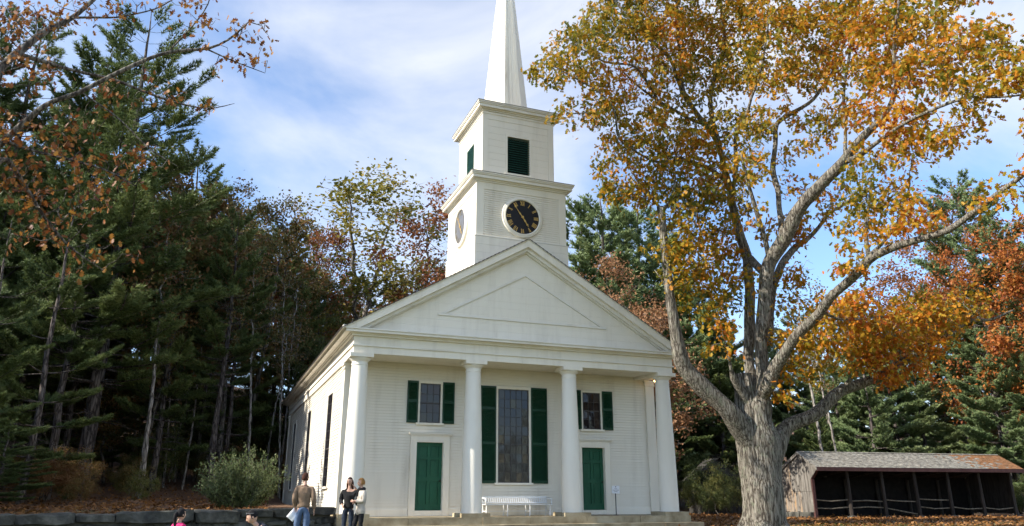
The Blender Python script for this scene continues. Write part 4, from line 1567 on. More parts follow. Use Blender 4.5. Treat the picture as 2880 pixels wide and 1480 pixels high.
    E_ = [
        # cx, cy, rx, ry, depth offset, (density)
        (1560, 190, 75, 55, -3.8), (1620, 140, 95, 80, -3), (1700, 80, 110, 80, -1.6), (1760, 40, 110, 80, .6), (1680, 210, 80, 50, -2.6), (1600, 320, 50, 42, -3.8),
        (1660, 300, 60, 55, -3.4), (1740, 270, 80, 60, -2), (1830, 60, 100, 90, -.5), (1860, 200, 100, 80, -.4), (1920, 90, 100, 100, 1.2), (1900, 320, 100, 70, .4), (1800, 350, 90, 60, -1.8),
        (1990, 60, 100, 90, 2.8), (2000, 200, 90, 80, 2.2), (2090, 60, 100, 90, 1.8), (2080, 190, 90, 70, .6), (2180, 60, 100, 90, -1), (2170, 200, 90, 80, -.7), (2280, 60, 100, 90, 1), (2280, 190, 90, 80, 1.4),
        (2390, 60, 100, 90, -.4), (2390, 200, 90, 80, -.8), (2490, 60, 100, 90, -2.4), (2490, 200, 90, 80, -2), (2590, 60, 90, 80, -3), (2600, 200, 100, 80, -3.6), (2690, 140, 90, 80, -4.2), (2770, 110, 80, 70, -4.8),
        (2720, 240, 90, 60, -4.6), (2820, 200, 80, 80, -5), (2900, 200, 80, 90, -5.4), (2960, 330, 70, 90, -6.2),
        (1740, 420, 70, 60, -2.6), (1705, 480, 34, 50, -2.4), (1820, 440, 80, 60, -1.8), (1900, 420, 90, 70, -.8), (1980, 430, 90, 70, .2), (2060, 360, 80, 60, .2), (2130, 350, 70, 45, -.6), (2240, 330, 80, 40, 1.4, .8), (2330, 330, 70, 50, -.6), (2290, 410, 60, 30, 0, .5),
        (2430, 320, 70, 50, -1.8), (2540, 330, 90, 60, -3), (2560, 410, 100, 45, -3), (2650, 380, 80, 45, -3.8), (2720, 340, 60, 40, -4.2), (2480, 440, 90, 45, -2.6),
        (1790, 520, 70, 55, -1.7), (1870, 530, 80, 60, -1.9), (1950, 530, 90, 70, -1), (2030, 520, 80, 70, .8), (2000, 610, 90, 70, -.4), (1920, 610, 80, 60, -1.8), (1740, 540, 40, 45, -2),
        (2110, 470, 60, 60, -1.2, .8), (2120, 590, 45, 50, -1, .6), (2160, 650, 40, 35, 0, .6), (2290, 620, 60, 45, 2.8, .7), (2330, 540, 70, 40, 1.5, .7), (2430, 540, 60, 60, -2.8), (2450, 620, 55, 60, -3), (2520, 560, 60, 60, -2.6), (2390, 480, 50, 35, -2),
        (1870, 690, 60, 45, -1.9), (1940, 700, 80, 60, -1.6), (1900, 770, 70, 45, -1.8), (1980, 780, 80, 60, -1), (2040, 700, 60, 60, .6), (2040, 810, 60, 60, -.4), (2020, 880, 60, 50, -1.2, .8), (1960, 850, 50, 30, -1, .5), (2050, 960, 36, 60, -1.2, .6), (2010, 970, 40, 30, -1, .4),
        (2230, 660, 55, 55, 2.4), (2230, 770, 50, 50, 1.2, .7), (2400, 740, 55, 45, -3), (2380, 660, 40, 40, -3, .5), (2480, 660, 50, 40, -3.4), (2560, 640, 60, 40, -4), (2600, 610, 60, 40, -4.4, .7),
        (2260, 960, 70, 55, -.8, 1.3), (2340, 930, 80, 70, -1, 1.6), (2430, 880, 90, 60, -.8, 1.8), (2440, 960, 90, 70, .6, 1.8), (2520, 920, 90, 80, 1.2, 1.8), (2590, 880, 80, 60, 2, 1.6), (2580, 980, 80, 70, 1.8, 1.6), (2510, 1030, 80, 60, 1.6, 1.5), (2400, 1020, 60, 40, .6, 1), (2250, 1050, 60, 40, -.4, .7), (2210, 1120, 40, 22, -.4, .5), (2660, 900, 70, 60, 2.6, 1.3), (2740, 860, 70, 50, 3, 1.2), (2300, 1040, 50, 30, -.3, .5), (2350, 860, 70, 50, .5, 1.2),
        (2760, 560, 60, 40, -5.4, .5), (2860, 530, 60, 40, -5.8, .6), (2960, 420, 70, 60, -6.2),
        (1800, -60, 200, 70, -.5), (2000, -80, 200, 80, 1.5), (2200, -90, 200, 80, .5), (2420, -90, 200, 80, -1), (2620, -40, 160, 60, -3),
    ]
    A = crown_points(E_, D0, 84, r) - off
    P2, par2 = grow(P, par, A, .20, 3.0, .23, 80, r, maxn=20000)
    given = np.zeros(len(P2))
    given[:n0] = rad
    rr = thickness(par2, tip=.0075, expo=.42, given=given)
    trunk = limbs('trunk', P2, par2, rr, OAKBARK, t, nbig=28)
    # root flare and deep bark furrows on the stem
    prof = MB()
    nz, na = 96, 170
    for i in range(nz):
        z = -.25 + i * 5.2 / nz
        Pz = np.array([np.interp(z, [0, 1.2, 2.3, 3.2, 4.0, 5.0], c_) for c_ in ([0, -.05, -.10, -.16, -.2, -.24], [0, .02, .03, .03, .04, .05])])
        rz = float(np.interp(z, [-.25, .05, .25, .55, 1.0, 1.6, 2.2, 3.0, 3.6, 4.2, 5.0], [1.08, .87, .73, .61, .54, .515, .515, .49, .41, .34, .25]))
        for k in range(na):
            a = 2 * math.pi * k / na
            fl = max(0, 1 - z / .9) ** 2 * .22 * (math.sin(a * 5 + .7) * .6 + math.sin(a * 3 + 2) * .4)
            fur = mnoise.noise((math.cos(a) * 10, math.sin(a) * 10, z * 1.2)) * .034 + mnoise.noise((math.cos(a) * 22, math.sin(a) * 22, z * 2.2 + 7)) * .026
            lump = mnoise.noise((math.cos(a) * 1.6, math.sin(a) * 1.6, z * .7 + 3)) * .06
            q = rz * (1 + fl) + fur + lump
            prof.v.append((Pz[0] + q * math.cos(a), Pz[1] + q * math.sin(a), z))
    for i in range(nz - 1):
        for k in range(na):
            k2 = (k + 1) % na
            prof.f.append((i * na + k, i * na + k2, (i + 1) * na + k2, (i + 1) * na + k))
    prof.build('bole', OAKBARK, t, smooth=True)
    # leaves at the thin ends
    n = len(P2)
    thin = np.where((rr < .022) & (np.arange(n) >= n0))[0]
    kids = np.bincount(par2[par2 >= 0], minlength=n)
    Lp, Ld = [], []
    cen = P2.mean(0)
    for i in thin:
        d = P2[i] - P2[par2[i]]
        d /= np.linalg.norm(d) + 1e-9
        m_ = int(r.poisson(17 if kids[i] == 0 else 5.5))
        if m_ == 0:
            continue
        spread = .135 if kids[i] == 0 else .11
        q = P2[i] + r.normal(size=(m_, 3)) * spread + d * r.random((m_, 1)) * .12
        Lp.append(q)
        Ld.append(r.normal(size=(m_, 3)) * .7 + d * .4 + np.array([0, 0, -.75]))
    Lp, Ld = np.concatenate(Lp), np.concatenate(Ld)
    # greener and golder on the left, redder to the right and low down
    wpos = Lp + off
    lat = (wpos - CAM) @ RGT
    t_ = np.clip((lat - 3) / 16, 0, 1)
    low = np.clip((7.5 - Lp[:, 2]) / 4, 0, 1) * np.clip((lat - 10) / 3, 0, 1)
    rn = np.clip(r.random(len(Lp)) * .75 + t_ * .30 + low * .6 - .05, 0, 1)
    me = leaves('crown', Lp, Ld, .168, OAK, OAK_F, OAKLEAF, r, rn)
    link('crown', me, t)
    print('oak nodes', n, 'leaves', len(Lp))


OAKLEAF = leaf_mat('oak_leaf', [(.08, .10, .013), (.17, .165, .016), (.35, .235, .018), (.48, .225, .016), (.45, .135, .015), (.30, .06, .013)], trans=.4, obj_var=0, nscale=.38)
big_oak()


# ---- the oak whose limbs hang into the picture at the top left
def left_oak():
    r = np.random.default_rng(8)
    D0 = 21.0
    base = U(-330, 1480, D0)
    gb = gz(base[0], base[1])
    t = thing('oak_tree', 'oak reaching in from the left edge with sparse rust brown leaves', 'tree', (base[0], base[1], gb))
    off = np.array([base[0], base[1], gb])
    top = U(-60, 480, D0)
    st = [(*(base - np.array([0, 0, .3])), .42), (*(base * .7 + top * .3), .36), (*(base * .35 + top * .65), .30), (*top, .22)]
    Q, rr0 = resample(st, .35)
    P, par, rad = [q for q in Q], [-1] + list(range(len(Q) - 1)), list(rr0)
    LM = [
        ('a', [(-55, 330, 0, 14), (0, 195, .4, 12), (45, 145, .6, 11), (91, 113, .8, 10), (150, 75, 1, 8), (204, 50, 1.1, 7), (267, 0, 1.3, 6), (330, -70, 1.5, 4)]),
        ('b', [(-60, 450, 0, 12), (50, 363, -.5, 9), (136, 290, -.8, 8), (227, 258, -1, 7), (308, 213, -1.2, 6), (390, 177, -1.3, 5.5), (476, 145, -1.4, 5), (585, 140, -1.5, 4), (644, 113, -1.6, 3), (700, 60, -1.6, 2)]),
        ('b2', [(585, 140, -1.5, 3), (650, 170, -1.6, 2.2), (720, 195, -1.6, 1.5), (745, 205, -1.6, 1)]),
        ('b3', [(476, 145, -1.4, 3), (540, 80, -1.7, 2.5), (585, 20, -1.9, 2), (600, -40, -2, 1.5)]),
        ('c', [(50, 150, .6, 7), (180, 195, .4, 6), (317, 222, .2, 5), (410, 258, 0, 4), (500, 290, -.2, 3), (590, 310, -.3, 2), (660, 290, -.3, 1.3)]),
        ('d', [(-55, 500, .2, 10), (18, 430, .5, 8), (45, 480, .7, 7), (86, 544, .9, 6), (113, 600, 1, 5), (200, 700, 1.2, 3.5), (290, 760, 1.4, 2)]),
        ('e', [(227, 258, -1, 3), (330, 330, -1.2, 2.5), (420, 420, -1.4, 2), (500, 470, -1.5, 1.5)]),
        ('f', [(-40, 380, 0, 7), (80, 420, -.4, 5), (200, 450, -.8, 4), (300, 480, -1, 3), (380, 520, -1.2, 2)]),
        ('g', [(204, 50, 1.1, 4), (330, 50, 1.2, 3), (430, 30, 1.3, 2), (520, -20, 1.4, 1.5)]),
    ]
    P2, par2, rad2 = traced_tree(LM, D0, .28)
    o = len(P)
    for i, p in enumerate(P2):
        P.append(p)
        if par2[i] < 0:
            d = np.linalg.norm(np.array(P[:o]) - p, axis=1)
            par.append(int(d.argmin()))
        else:
            par.append(par2[i] + o)
        rad.append(rad2[i])
    P = [p - off for p in P]
    n0 = len(P)
    E_ = [(60, 60, 110, 80, .6, 1.2), (200, 30, 120, 60, 1.1, 1.2), (90, 200, 100, 70, .3), (60, 380, 100, 70, -.3, 1.3), (160, 400, 120, 70, -.6, 1.3), (60, 520, 100, 80, .7, 1.3), (200, 560, 130, 70, .4, 1.1),
          (300, 480, 110, 60, -1.0, 1.2), (380, 460, 70, 50, -1.2), (120, 650, 120, 60, 1, .8), (280, 720, 120, 50, 1.3, .6), (350, 250, 100, 50, -.5, .6), (480, 260, 90, 40, -.2, .7), (600, 300, 70, 25, -.3, .8),
          (560, 60, 70, 60, -1.7, .9), (640, 90, 80, 50, -1.6, 1), (700, 130, 60, 60, -1.6, 1), (640, 180, 80, 35, -1.6, .9), (720, 60, 40, 40, -1.6, .8), (440, 20, 120, 30, 1.2, .7), (560, -20, 80, 30, -.5, .6),
          (-150, 200, 150, 250, .5, .5), (-200, 500, 150, 200, .5, .4), (330, 20, 80, 40, 1.2, .8)]
    A = crown_points(E_, D0, 60, r) - off
    P3, par3 = grow(P, par, A, .22, 3.0, .25, 60, r, maxn=8000)
    given = np.zeros(len(P3))
    given[:n0] = rad
    rr = thickness(par3, tip=.009, expo=.40, given=given)
    limbs('trunk', P3, par3, rr, OAKDARK, t)
    n = len(P3)
    kids = np.bincount(par3[par3 >= 0], minlength=n)
    Lp, Ld = [], []
    for i in np.where((rr < .02) & (np.arange(n) >= n0))[0]:
        d = unit(P3[i] - P3[par3[i]])
        m_ = int(r.poisson(4.2 if kids[i] == 0 else 1.3))
        if m_:
            Lp.append(P3[i] + r.normal(size=(m_, 3)) * .12)
            Ld.append(r.normal(size=(m_, 3)) * .6 + d * .4 + np.array([0, 0, -.8]))
    Lp, Ld = np.concatenate(Lp), np.concatenate(Ld)
    link('crown', leaves('crown', Lp, Ld, .17, OAK, OAK_F, RUSTLEAF, r), t)
    print('left oak', n, len(Lp))


OAKDARK = bark_mat('dark_oak_bark', (0.05, 0.042, 0.036), (0.12, 0.105, 0.09), (0.22, 0.2, 0.17))
RUSTLEAF = leaf_mat('rust_oak_leaf', [(.09, .034, .015), (.16, .06, .02), (.26, .10, .026), (.34, .17, .035), (.19, .065, .02), (.09, .028, .014)], trans=.3, obj_var=0)
left_oak()


# ---- white pines
def pine_mesh(seed, H=24.0, bare=.28, spread=5.0, dead=10, dens=1.9, nw=.026, tier=(.42, .75)):
    r = np.random.default_rng(seed)
    tr = MB()
    zs = np.linspace(0, H, 26)
    sway = np.cumsum(r.normal(size=(26, 2)) * .035, axis=0)
    sway -= sway[0]
    ctr = lambda z: np.array([np.interp(z, zs, sway[:, 0]), np.interp(z, zs, sway[:, 1]), z])
    rad = lambda z: .012 + .27 * (1 - z / H) ** .8 * H / 24
    tr.tube([ctr(z) - (np.array([0, 0, .4]) if z == 0 else 0) for z in zs], [rad(z) * (1.25 if z == 0 else 1) for z in zs], 12)
    T, TD, TR = [], [], []
    z = bare * H
    while z < H - .5:
        t = (z - bare * H) / (H * (1 - bare))
        Lm = spread * (min(1, .55 + t * 1.6) * (1 - t) ** .72) + .45
        nb = int(r.integers(4, 7))
        a0 = r.random() * 6.28
        for b in range(nb):
            if r.random() < .14:
                continue
            az = a0 + b * 6.283 / nb + r.normal() * .25
            L = Lm * r.uniform(.55, 1.18)
            up0 = .12 + .55 * t + r.normal() * .08
            n = max(4, int(L / .45))
            pts = []
            for i in range(n + 1):
                s = i / n
                rise = L * s * (up0 * (.35 + .65 * s)) - .12 * L * s * (1 - s)
                wob = .10 * math.sin(s * 5 + b) * L * .2
                pts.append(ctr(z) + np.array([math.cos(az) * L * s - math.sin(az) * wob, math.sin(az) * L * s + math.cos(az) * wob, rise]))
            pts = np.array(pts)
            rb = max(.012, rad(z) * .32 * min(1, L / 3))
            tr.tube(pts, np.linspace(rb, .006, n + 1), 4, cap=False)
            # side shoots, flat sprays with upturned tips
            ns = int(L * 4.6 * dens) + 4
            for q in range(ns):
                s = r.uniform(.28, 1.0) ** .8
                i = min(n - 1, int(s * n))
                f_ = s * n - i
                p = pts[i] * (1 - f_) + pts[i + 1] * f_
                dr = unit(pts[i + 1] - pts[i])
                side = np.array([-dr[1], dr[0], 0]) * (1 if r.random() < .5 else -1)
                sl_ = L * .30 * (1.15 - s) * r.uniform(.5, 1.2) + .22
                dd = unit(dr * r.uniform(.5, 1.1) + side * r.uniform(.4, 1.1) + np.array([0, 0, r.uniform(.0, .35)]))
                nt_ = max(2, int(sl_ / .14))
                for k in range(nt_):
                    u = (k + 1) / nt_
                    T.append(p + dd * sl_ * u + np.array([0, 0, .10 * u * u]))
                    TD.append(unit(dd + np.array([0, 0, .35 * u])))
                    TR.append(.25 + .75 * u * s)
        z += r.uniform(*tier)
    T.append(ctr(H)); TD.append(np.array([0, 0, 1.0])); TR.append(1)
    # dead lower branches
    for q in range(dead):
        z = r.uniform(.1, bare + .12) * H
        az = r.random() * 6.28
        L = r.uniform(.8, 3.2)
        pts = [ctr(z) + np.array([math.cos(az) * L * s + .1 * r.normal(), math.sin(az) * L * s + .1 * r.normal(), L * (.25 * s - .5 * s * s) + .05 * r.normal()]) for s in np.linspace(0, 1, 5)]
        tr.tube(pts, np.linspace(.03, .006, 5), 4, cap=False)
    T, TD, TR = np.array(T), np.array(TD), np.array(TR)
    K = 8
    n = len(T)
    base = np.repeat(T, K, 0)
    ax = np.repeat(TD, K, 0)
    rn = unit(r.normal(size=(n * K, 3)))
    d = unit(ax * .9 + rn * .85 + np.array([0, 0, .15]))
    ln = r.uniform(.16, .30, (n * K, 1))
    side = unit(np.cross(d, r.normal(size=(n * K, 3)))) * nw
    base = base - d * .02
    V = np.stack([base - side, base + side, base + d * ln], 1).reshape(-1, 3)
    F = np.arange(len(V)).reshape(-1, 3)
    rnd = np.clip(np.repeat(TR, K) * .55 + r.random(n * K) * .45, 0, 1)
    crown = big_mesh('needles', V, None, F, [PINELEAF], np.repeat(rnd, 3))
    trunk = tr.mesh('pine_trunk', PINEBARK, True)
    print('pine', seed, n * K)
    return dict(trunk=trunk, crown=crown, H=H)


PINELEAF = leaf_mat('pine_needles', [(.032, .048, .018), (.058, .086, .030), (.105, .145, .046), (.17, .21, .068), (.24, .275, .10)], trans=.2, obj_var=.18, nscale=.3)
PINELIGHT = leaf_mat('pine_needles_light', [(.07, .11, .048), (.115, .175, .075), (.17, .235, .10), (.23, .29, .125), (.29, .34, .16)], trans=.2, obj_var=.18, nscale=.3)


# ---- broadleaved trees of the wood
def hardwood_mesh(seed, H=18.0, clear=.35, spread=4.0, natt=420, nleaf=9000, leaf=.2, fork=False, lean=0.5, tip=.010, r0=.2, bark=None):
    r = np.random.default_rng(seed)
    P, par, given = [], [], []
    zc = clear * H
    n = int(zc / .6) + 2
    ang = r.random() * 6.28
    for i in range(n):
        s = i / (n - 1)
        P.append(np.array([math.cos(ang) * lean * s * s + .06 * r.normal() * s, math.sin(ang) * lean * s * s + .06 * r.normal() * s, -.3 + (zc + .3) * s]))
        par.append(i - 1)
        given.append(r0 * (1 - .35 * s))
    top = P[-1]
    stems = 2 if fork else 1
    for k in range(stems):
        a = ang + k * 3.0
        pi = n - 1
        m_ = int(H * (1 - clear) * .75 / .6)
        for i in range(1, m_):
            s = i / m_
            sp_ = (spread * .5 if fork else spread * .15) * s
            P.append(top + np.array([math.cos(a) * sp_ + .08 * r.normal(), math.sin(a) * sp_ + .08 * r.normal(), (H * (1 - clear) * .75) * s]))
            par.append(pi)
            pi = len(P) - 1
            given.append(r0 * .62 * (1 - s) ** .8 + .015)
    n0 = len(P)
    A = []
    while len(A) < natt:
        v = r.uniform(-1, 1, 3)
        if v @ v > 1:
            continue
        z = v[2]
        w_ = math.sqrt(max(0, 1 - abs(z) ** 2.2))
        if mnoise.noise((v[0] * 2.2 + seed, v[1] * 2.2, z * 2.2)) < -.12:
            continue
        A.append((v[0] * spread + top[0], v[1] * spread + top[1], H * (clear * .9 + (1 - clear * .9) * (z * .5 + .5))))
    P2, par2 = grow(P, par, np.array(A), .5, 5.0, .75, 40, r, maxn=3500)
    g = np.zeros(len(P2))
    g[:n0] = given
    rr = thickness(par2, tip=tip, expo=.45, given=g)
    trunk = limbs('hardwood_trunk', P2, par2, rr, bark or GREYBARK, None, nbig=10)
    thin = np.where((rr < .04) & (np.arange(len(P2)) >= n0))[0]
    crown = None
    if nleaf:
        cen = r.choice(thin, max(30, int(len(thin) * .38)), replace=False)
        wt = r.gamma(1.2, 1.0, len(cen))
        pick = r.choice(cen, nleaf, p=wt / wt.sum())
        q = P2[pick] + r.normal(size=(nleaf, 3)) * .30
        d = r.normal(size=(nleaf, 3)) * .8 + np.array([0, 0, -.5])
        crown = leaves('foliage', q, d, leaf, DIA, DIA_F, BROWNLEAF, r)
    return dict(trunk=trunk, crown=crown, H=H)


BROWNLEAF = leaf_mat('brown_leaf', [(.07, .075, .022), (.125, .115, .035), (.19, .135, .045), (.24, .135, .055), (.19, .09, .04)], trans=.3, obj_var=.5)
GOLDLEAF = leaf_mat('gold_green_leaf', [(.10, .115, .025), (.17, .165, .035), (.27, .225, .045), (.36, .26, .05)], trans=.35, obj_var=.25)
REDLEAF = leaf_mat('red_leaf', [(.13, .06, .03), (.24, .085, .04), (.33, .13, .055), (.28, .14, .04), (.16, .07, .03)], trans=.35, obj_var=.3)
MAPLE = leaf_mat('maple_leaf', [(.20, .06, .025), (.34, .10, .03), (.44, .15, .035), (.42, .19, .04), (.22, .09, .03)], trans=.4, obj_var=.2)
RUST2 = leaf_mat('russet_leaf', [(.19, .10, .05), (.30, .16, .08), (.40, .22, .11), (.34, .17, .08)], trans=.35, obj_var=.25)
GREENLEAF = leaf_mat('dull_green_leaf', [(.05, .07, .022), (.085, .11, .035), (.13, .15, .045), (.20, .175, .05)], trans=.3, obj_var=.4)
OLIVELEAF = leaf_mat('olive_shrub_leaf', [(.075, .10, .042), (.12, .155, .068), (.165, .21, .085), (.23, .27, .12)], trans=.25, obj_var=.1)

PINES = [pine_mesh(21, 24, .20, 5.6, dens=3.6, nw=.021, tier=(.55, .95), dead=16), pine_mesh(22, 22, .36, 4.6, dens=4.2, nw=.03, tier=(.75, 1.2), dead=18), pine_mesh(23, 16, .12, 3.8, dead=6, dens=4.4, nw=.034, tier=(.6, 1.0)), pine_mesh(24, 20, .14, 5.4, dead=14, dens=4.0, nw=.03, tier=(1.2, 2.2))]
HARD = [hardwood_mesh(31, 18, .38, 3.6), hardwood_mesh(32, 20, .45, 3.0, natt=320, nleaf=6000), hardwood_mesh(33, 17, .30, 4.6, natt=480, nleaf=11000, fork=True),
        hardwood_mesh(34, 12, .22, 3.2, natt=320, nleaf=9000, r0=.13), hardwood_mesh(35, 20, .42, 3.4, natt=420, nleaf=5500, leaf=.22, fork=True, r0=.17),
        hardwood_mesh(36, 17, .5, 2.2, natt=200, nleaf=900, r0=.11, bark=PALEBARK), hardwood_mesh(37, 7, .1, 2.4, natt=220, nleaf=6500, leaf=.16, r0=.06, tip=.006)]


def plant_tree(proto, name, label, xyz, height, rz, group=None, lm=None, bark=None, wide=1.0, leanv=(0, 0)):
    x, y = xyz
    z = gz(x, y)
    t = thing(name, label, 'tree', (x, y, z), rz, group)
    s = height / proto['H']
    t.scale = (s * wide, s * wide, s)
    t.rotation_euler = (leanv[0], leanv[1], rz)
    for nm, key, mt in (('trunk', 'trunk', bark), ('crown', 'crown', lm)):
        if proto[key] is None:
            continue
        o = link(nm, proto[key], t)
        if mt:
            o.material_slots[0].link = 'OBJECT'
            o.material_slots[0].material = mt
    return t


def by_top(proto, name, label, x, y, h, rz=None, group=None, lm=None, bark=None, wide=1.0):
    p = U(x, y, h)
    return plant_tree(proto, name, label, (p[0], p[1]), max(2.5, p[2] - gz(p[0], p[1])), random.uniform(0, 6.28) if rz is None else rz, group, lm, bark, wide)


WOODS0 = []
for i, (x, y, hh) in enumerate([(-33, -1.5, 14), (-31, 2.5, 13), (-34, 6, 15), (-30, 9.5, 14), (-38, 0, 16), (-37, 4, 16), (-36, 11, 17), (-28, 13, 15), (-26, 17, 17), (-24, 21, 18), (-21.5, -.5, 9.5), (-23, 2.6, 10.5), (-21, 5.4, 9.5), (-23.5, 8, 10.5), (-20.5, 10.5, 9), (-26, 1, 12), (-26, 6.5, 12)]):  # unseen pines, added and sized so their shade covers the wooded bank
    plant_tree(PINES[2], 'pine_tree', 'unseen pine added beyond the left edge of the view for shade', (x, y), hh, i * 1.1, 'unseen pines added beyond the left edge', wide=1.3)
# pines one can tell apart
by_top(PINES[0], 'pine_tree', 'tallest dark pine at the left with its pointed top against the sky', 447, 40, 42, 1.2, wide=1.15)
by_top(PINES[1], 'pine_tree', 'pine left of the tallest pine, partly behind rust brown oak leaves', 300, 120, 46, .4, wide=1.1)
by_top(PINES[0], 'pine_tree', 'pine near the left edge behind the overhanging oak limbs', 130, 60, 44, 2.6, wide=1.1)
by_top(PINES[3], 'pine_tree', 'pine with wide tufted boughs at the far left above the wall', 40, 620, 30, .3, wide=1.1)
by_top(PINES[3], 'pine_tree', 'pine with separate spreading boughs left of the big pine trunk', 215, 560, 36, 1.3)
by_top(PINES[2], 'pine_tree', 'small bright green pine at the bottom left corner above the wall', 20, 1225, 27, 2.3, wide=2.4)
by_top(PINES[3], 'pine_tree', 'pine with tufted low boughs right of the big pine trunks', 530, 600, 43, 2.0)
for i, (x, y, h) in enumerate([(70, 640, 52), (130, 820, 50), (10, 760, 47), (180, 700, 58), (90, 1000, 46), (250, 900, 52)]):
    WOODS0.append((by_top(PINES[[3, 2, 3][i % 3]], 'pine_tree', '', x, y, h, group='trees of the woods left of the church', wide=1.2), x, U(x, y, h)[2]))
by_top(PINES[1], 'pine_tree', 'slim pine in the woods right of the tallest pine', 575, 420, 50, 3.0)
by_top(PINES[3], 'pine_tree', 'small dark pine low in the woods behind the olive shrub', 690, 760, 46, 1.0)
by_top(PINES[2], 'pine_tree', 'dark young pine in the woods beside the church eave', 850, 800, 50, 2.0)
for i, (x, y, h) in enumerate([(-120, -40, 46), (-330, 60, 48), (-560, 100, 54), (-30, 100, 44), (-700, 200, 50), (-900, 200, 56), (-480, 250, 44), (-1000, 300, 60)]):  # more pines added out of view to cast shade from the left
    by_top(PINES[i % 2], 'pine_tree', 'unseen pine added beyond the left edge of the view for shade', x, y, h, group='unseen pines added beyond the left edge')
for i, (x, y, h, lab) in enumerate([(1625, 560, 60, 'light green pine top close to the right side of the clock tower'), (1700, 535, 58, 'tallest light green pine right of the clock tower'),
                                    (1780, 570, 62, 'light green pine behind the left limb of the big oak'), (1850, 640, 60, 'pine top seen right of the upright limb of the big oak')]):
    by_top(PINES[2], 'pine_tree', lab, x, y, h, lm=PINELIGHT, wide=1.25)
for i, (x, y, h, lab) in enumerate([(2690, 500, 58, 'tall pale green pine against blue sky at the right'), (2790, 640, 56, 'green pine behind the red maple at the right edge'), (2590, 800, 62, 'green pine behind the low limb of the big oak'),
                                    (2470, 900, 58, 'pine rising behind the middle of the shed roof'), (2330, 940, 60, 'pine rising behind the left gable of the shed'), (2760, 930, 55, 'bushy pine behind the right half of the shed roof'),
                                    (2870, 880, 54, 'bushy pine at the right edge behind the shed'), (2010, 900, 58, 'dark pine between the church and the oak trunk'), (1950, 800, 62, 'dark pine behind the right corner of the church')]):
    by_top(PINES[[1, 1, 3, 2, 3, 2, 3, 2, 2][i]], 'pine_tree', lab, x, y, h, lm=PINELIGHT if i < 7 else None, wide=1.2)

for i, (x, y, h) in enumerate([(2240, 880, 66), (2380, 850, 70), (2440, 960, 64), (2540, 870, 68), (2640, 900, 63), (2700, 850, 72), (2820, 880, 66), (2900, 840, 62), (2180, 930, 70), (2310, 1010, 60), (2560, 1000, 58), (2680, 1010, 58)]):
    p = U(x, y, h)
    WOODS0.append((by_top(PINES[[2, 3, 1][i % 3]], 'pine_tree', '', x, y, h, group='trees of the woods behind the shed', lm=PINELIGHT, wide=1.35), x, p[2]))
# broadleaved trees one can tell apart
by_top(HARD[4], 'hardwood_tree', 'forked gold and green tree behind the church roof left of the tower', 1060, 455, 56, 1.9, lm=GOLDLEAF, wide=1.45)
by_top(HARD[1], 'hardwood_tree', 'thin red leaved tree close to the left side of the tower', 1215, 500, 54, .4, lm=REDLEAF, wide=1.2)
by_top(HARD[0], 'hardwood_tree', 'sparse rose red tree between the dark woods and the forked tree', 905, 590, 55, 2.2, lm=REDLEAF, wide=.9)
by_top(HARD[0], 'hardwood_tree', 'brown topped tree at the right end of the dark woods', 765, 520, 50, .9)
by_top(HARD[1], 'hardwood_tree', 'thin brown tree top just right of the pine boughs', 705, 500, 46, 2.9)
by_top(HARD[2], 'hardwood_tree', 'russet tree behind the right slope of the church roof', 1715, 735, 44, .7, lm=RUST2)
by_top(HARD[3], 'hardwood_tree', 'low russet tree right of the church gable behind the left oak limb', 1850, 860, 40, 1.7, lm=RUST2, wide=1.2)
by_top(HARD[2], 'hardwood_tree', 'red maple at the right edge above the shed', 2870, 590, 55, 2.4, lm=MAPLE, wide=1.1)
by_top(HARD[2], 'hardwood_tree', 'orange red maple behind the end of the low oak limb', 2730, 660, 57, .6, lm=MAPLE, wide=.95)
by_top(HARD[0], 'hardwood_tree', 'thin pink red tree against blue sky right of the oak crown', 2640, 480, 66, 1.4, lm=REDLEAF, wide=.9)
by_top(HARD[1], 'hardwood_tree', 'rust red tree between the oak limbs behind the shed', 2480, 720, 60, .3, lm=REDLEAF, wide=1.2)
by_top(HARD[5], 'birch_tree', 'bare white birch between the stem and right limb of the oak', 2245, 690, 46, .3)
by_top(HARD[5], 'birch_tree', 'pale birch trunk standing behind the shed gable', 2300, 820, 50, 1.1)

# the woods: trees of one kind that nothing tells apart
def skyline(x):
    return float(np.interp(x, [-400, 0, 300, 560, 700, 830, 950, 1100, 1300, 1450, 1650, 1900, 2200, 2500, 2900, 3200], [250, 300, 350, 470, 560, 660, 700, 680, 640, 640, 660, 800, 900, 880, 800, 800]))


WOODS = []                          # (object, look, where, height): labelled once all are planted
WHERE = [(120, 'behind the oak limbs at the far left'), (250, 'left of the big pine trunks'), (400, 'behind the big pine trunks'), (520, 'above the child in pink'), (640, 'between the child in pink and the olive shrub'),
         (780, 'behind the olive shrub'), (930, 'beside the back corner of the church'), (1090, 'above the left roof slope of the church'), (1280, 'behind the church just left of the tower'),
         (1620, 'hidden behind the church and its tower'), (1880, 'above the right roof slope of the church'), (2050, 'between the church and the oak trunk'), (2210, 'behind the oak trunk'), (2330, 'behind the left gable of the shed'),
         (2480, 'behind the left part of the shed roof'), (2640, 'behind the middle of the shed roof'), (2800, 'behind the right part of the shed roof'), (9999, 'at the right edge beyond the shed')]
GROUPS = ['trees of the woods left of the church', 'trees of the woods behind the church', 'trees of the woods behind the shed']


def where(x):
    return next(t for lim, t in WHERE if x < lim)


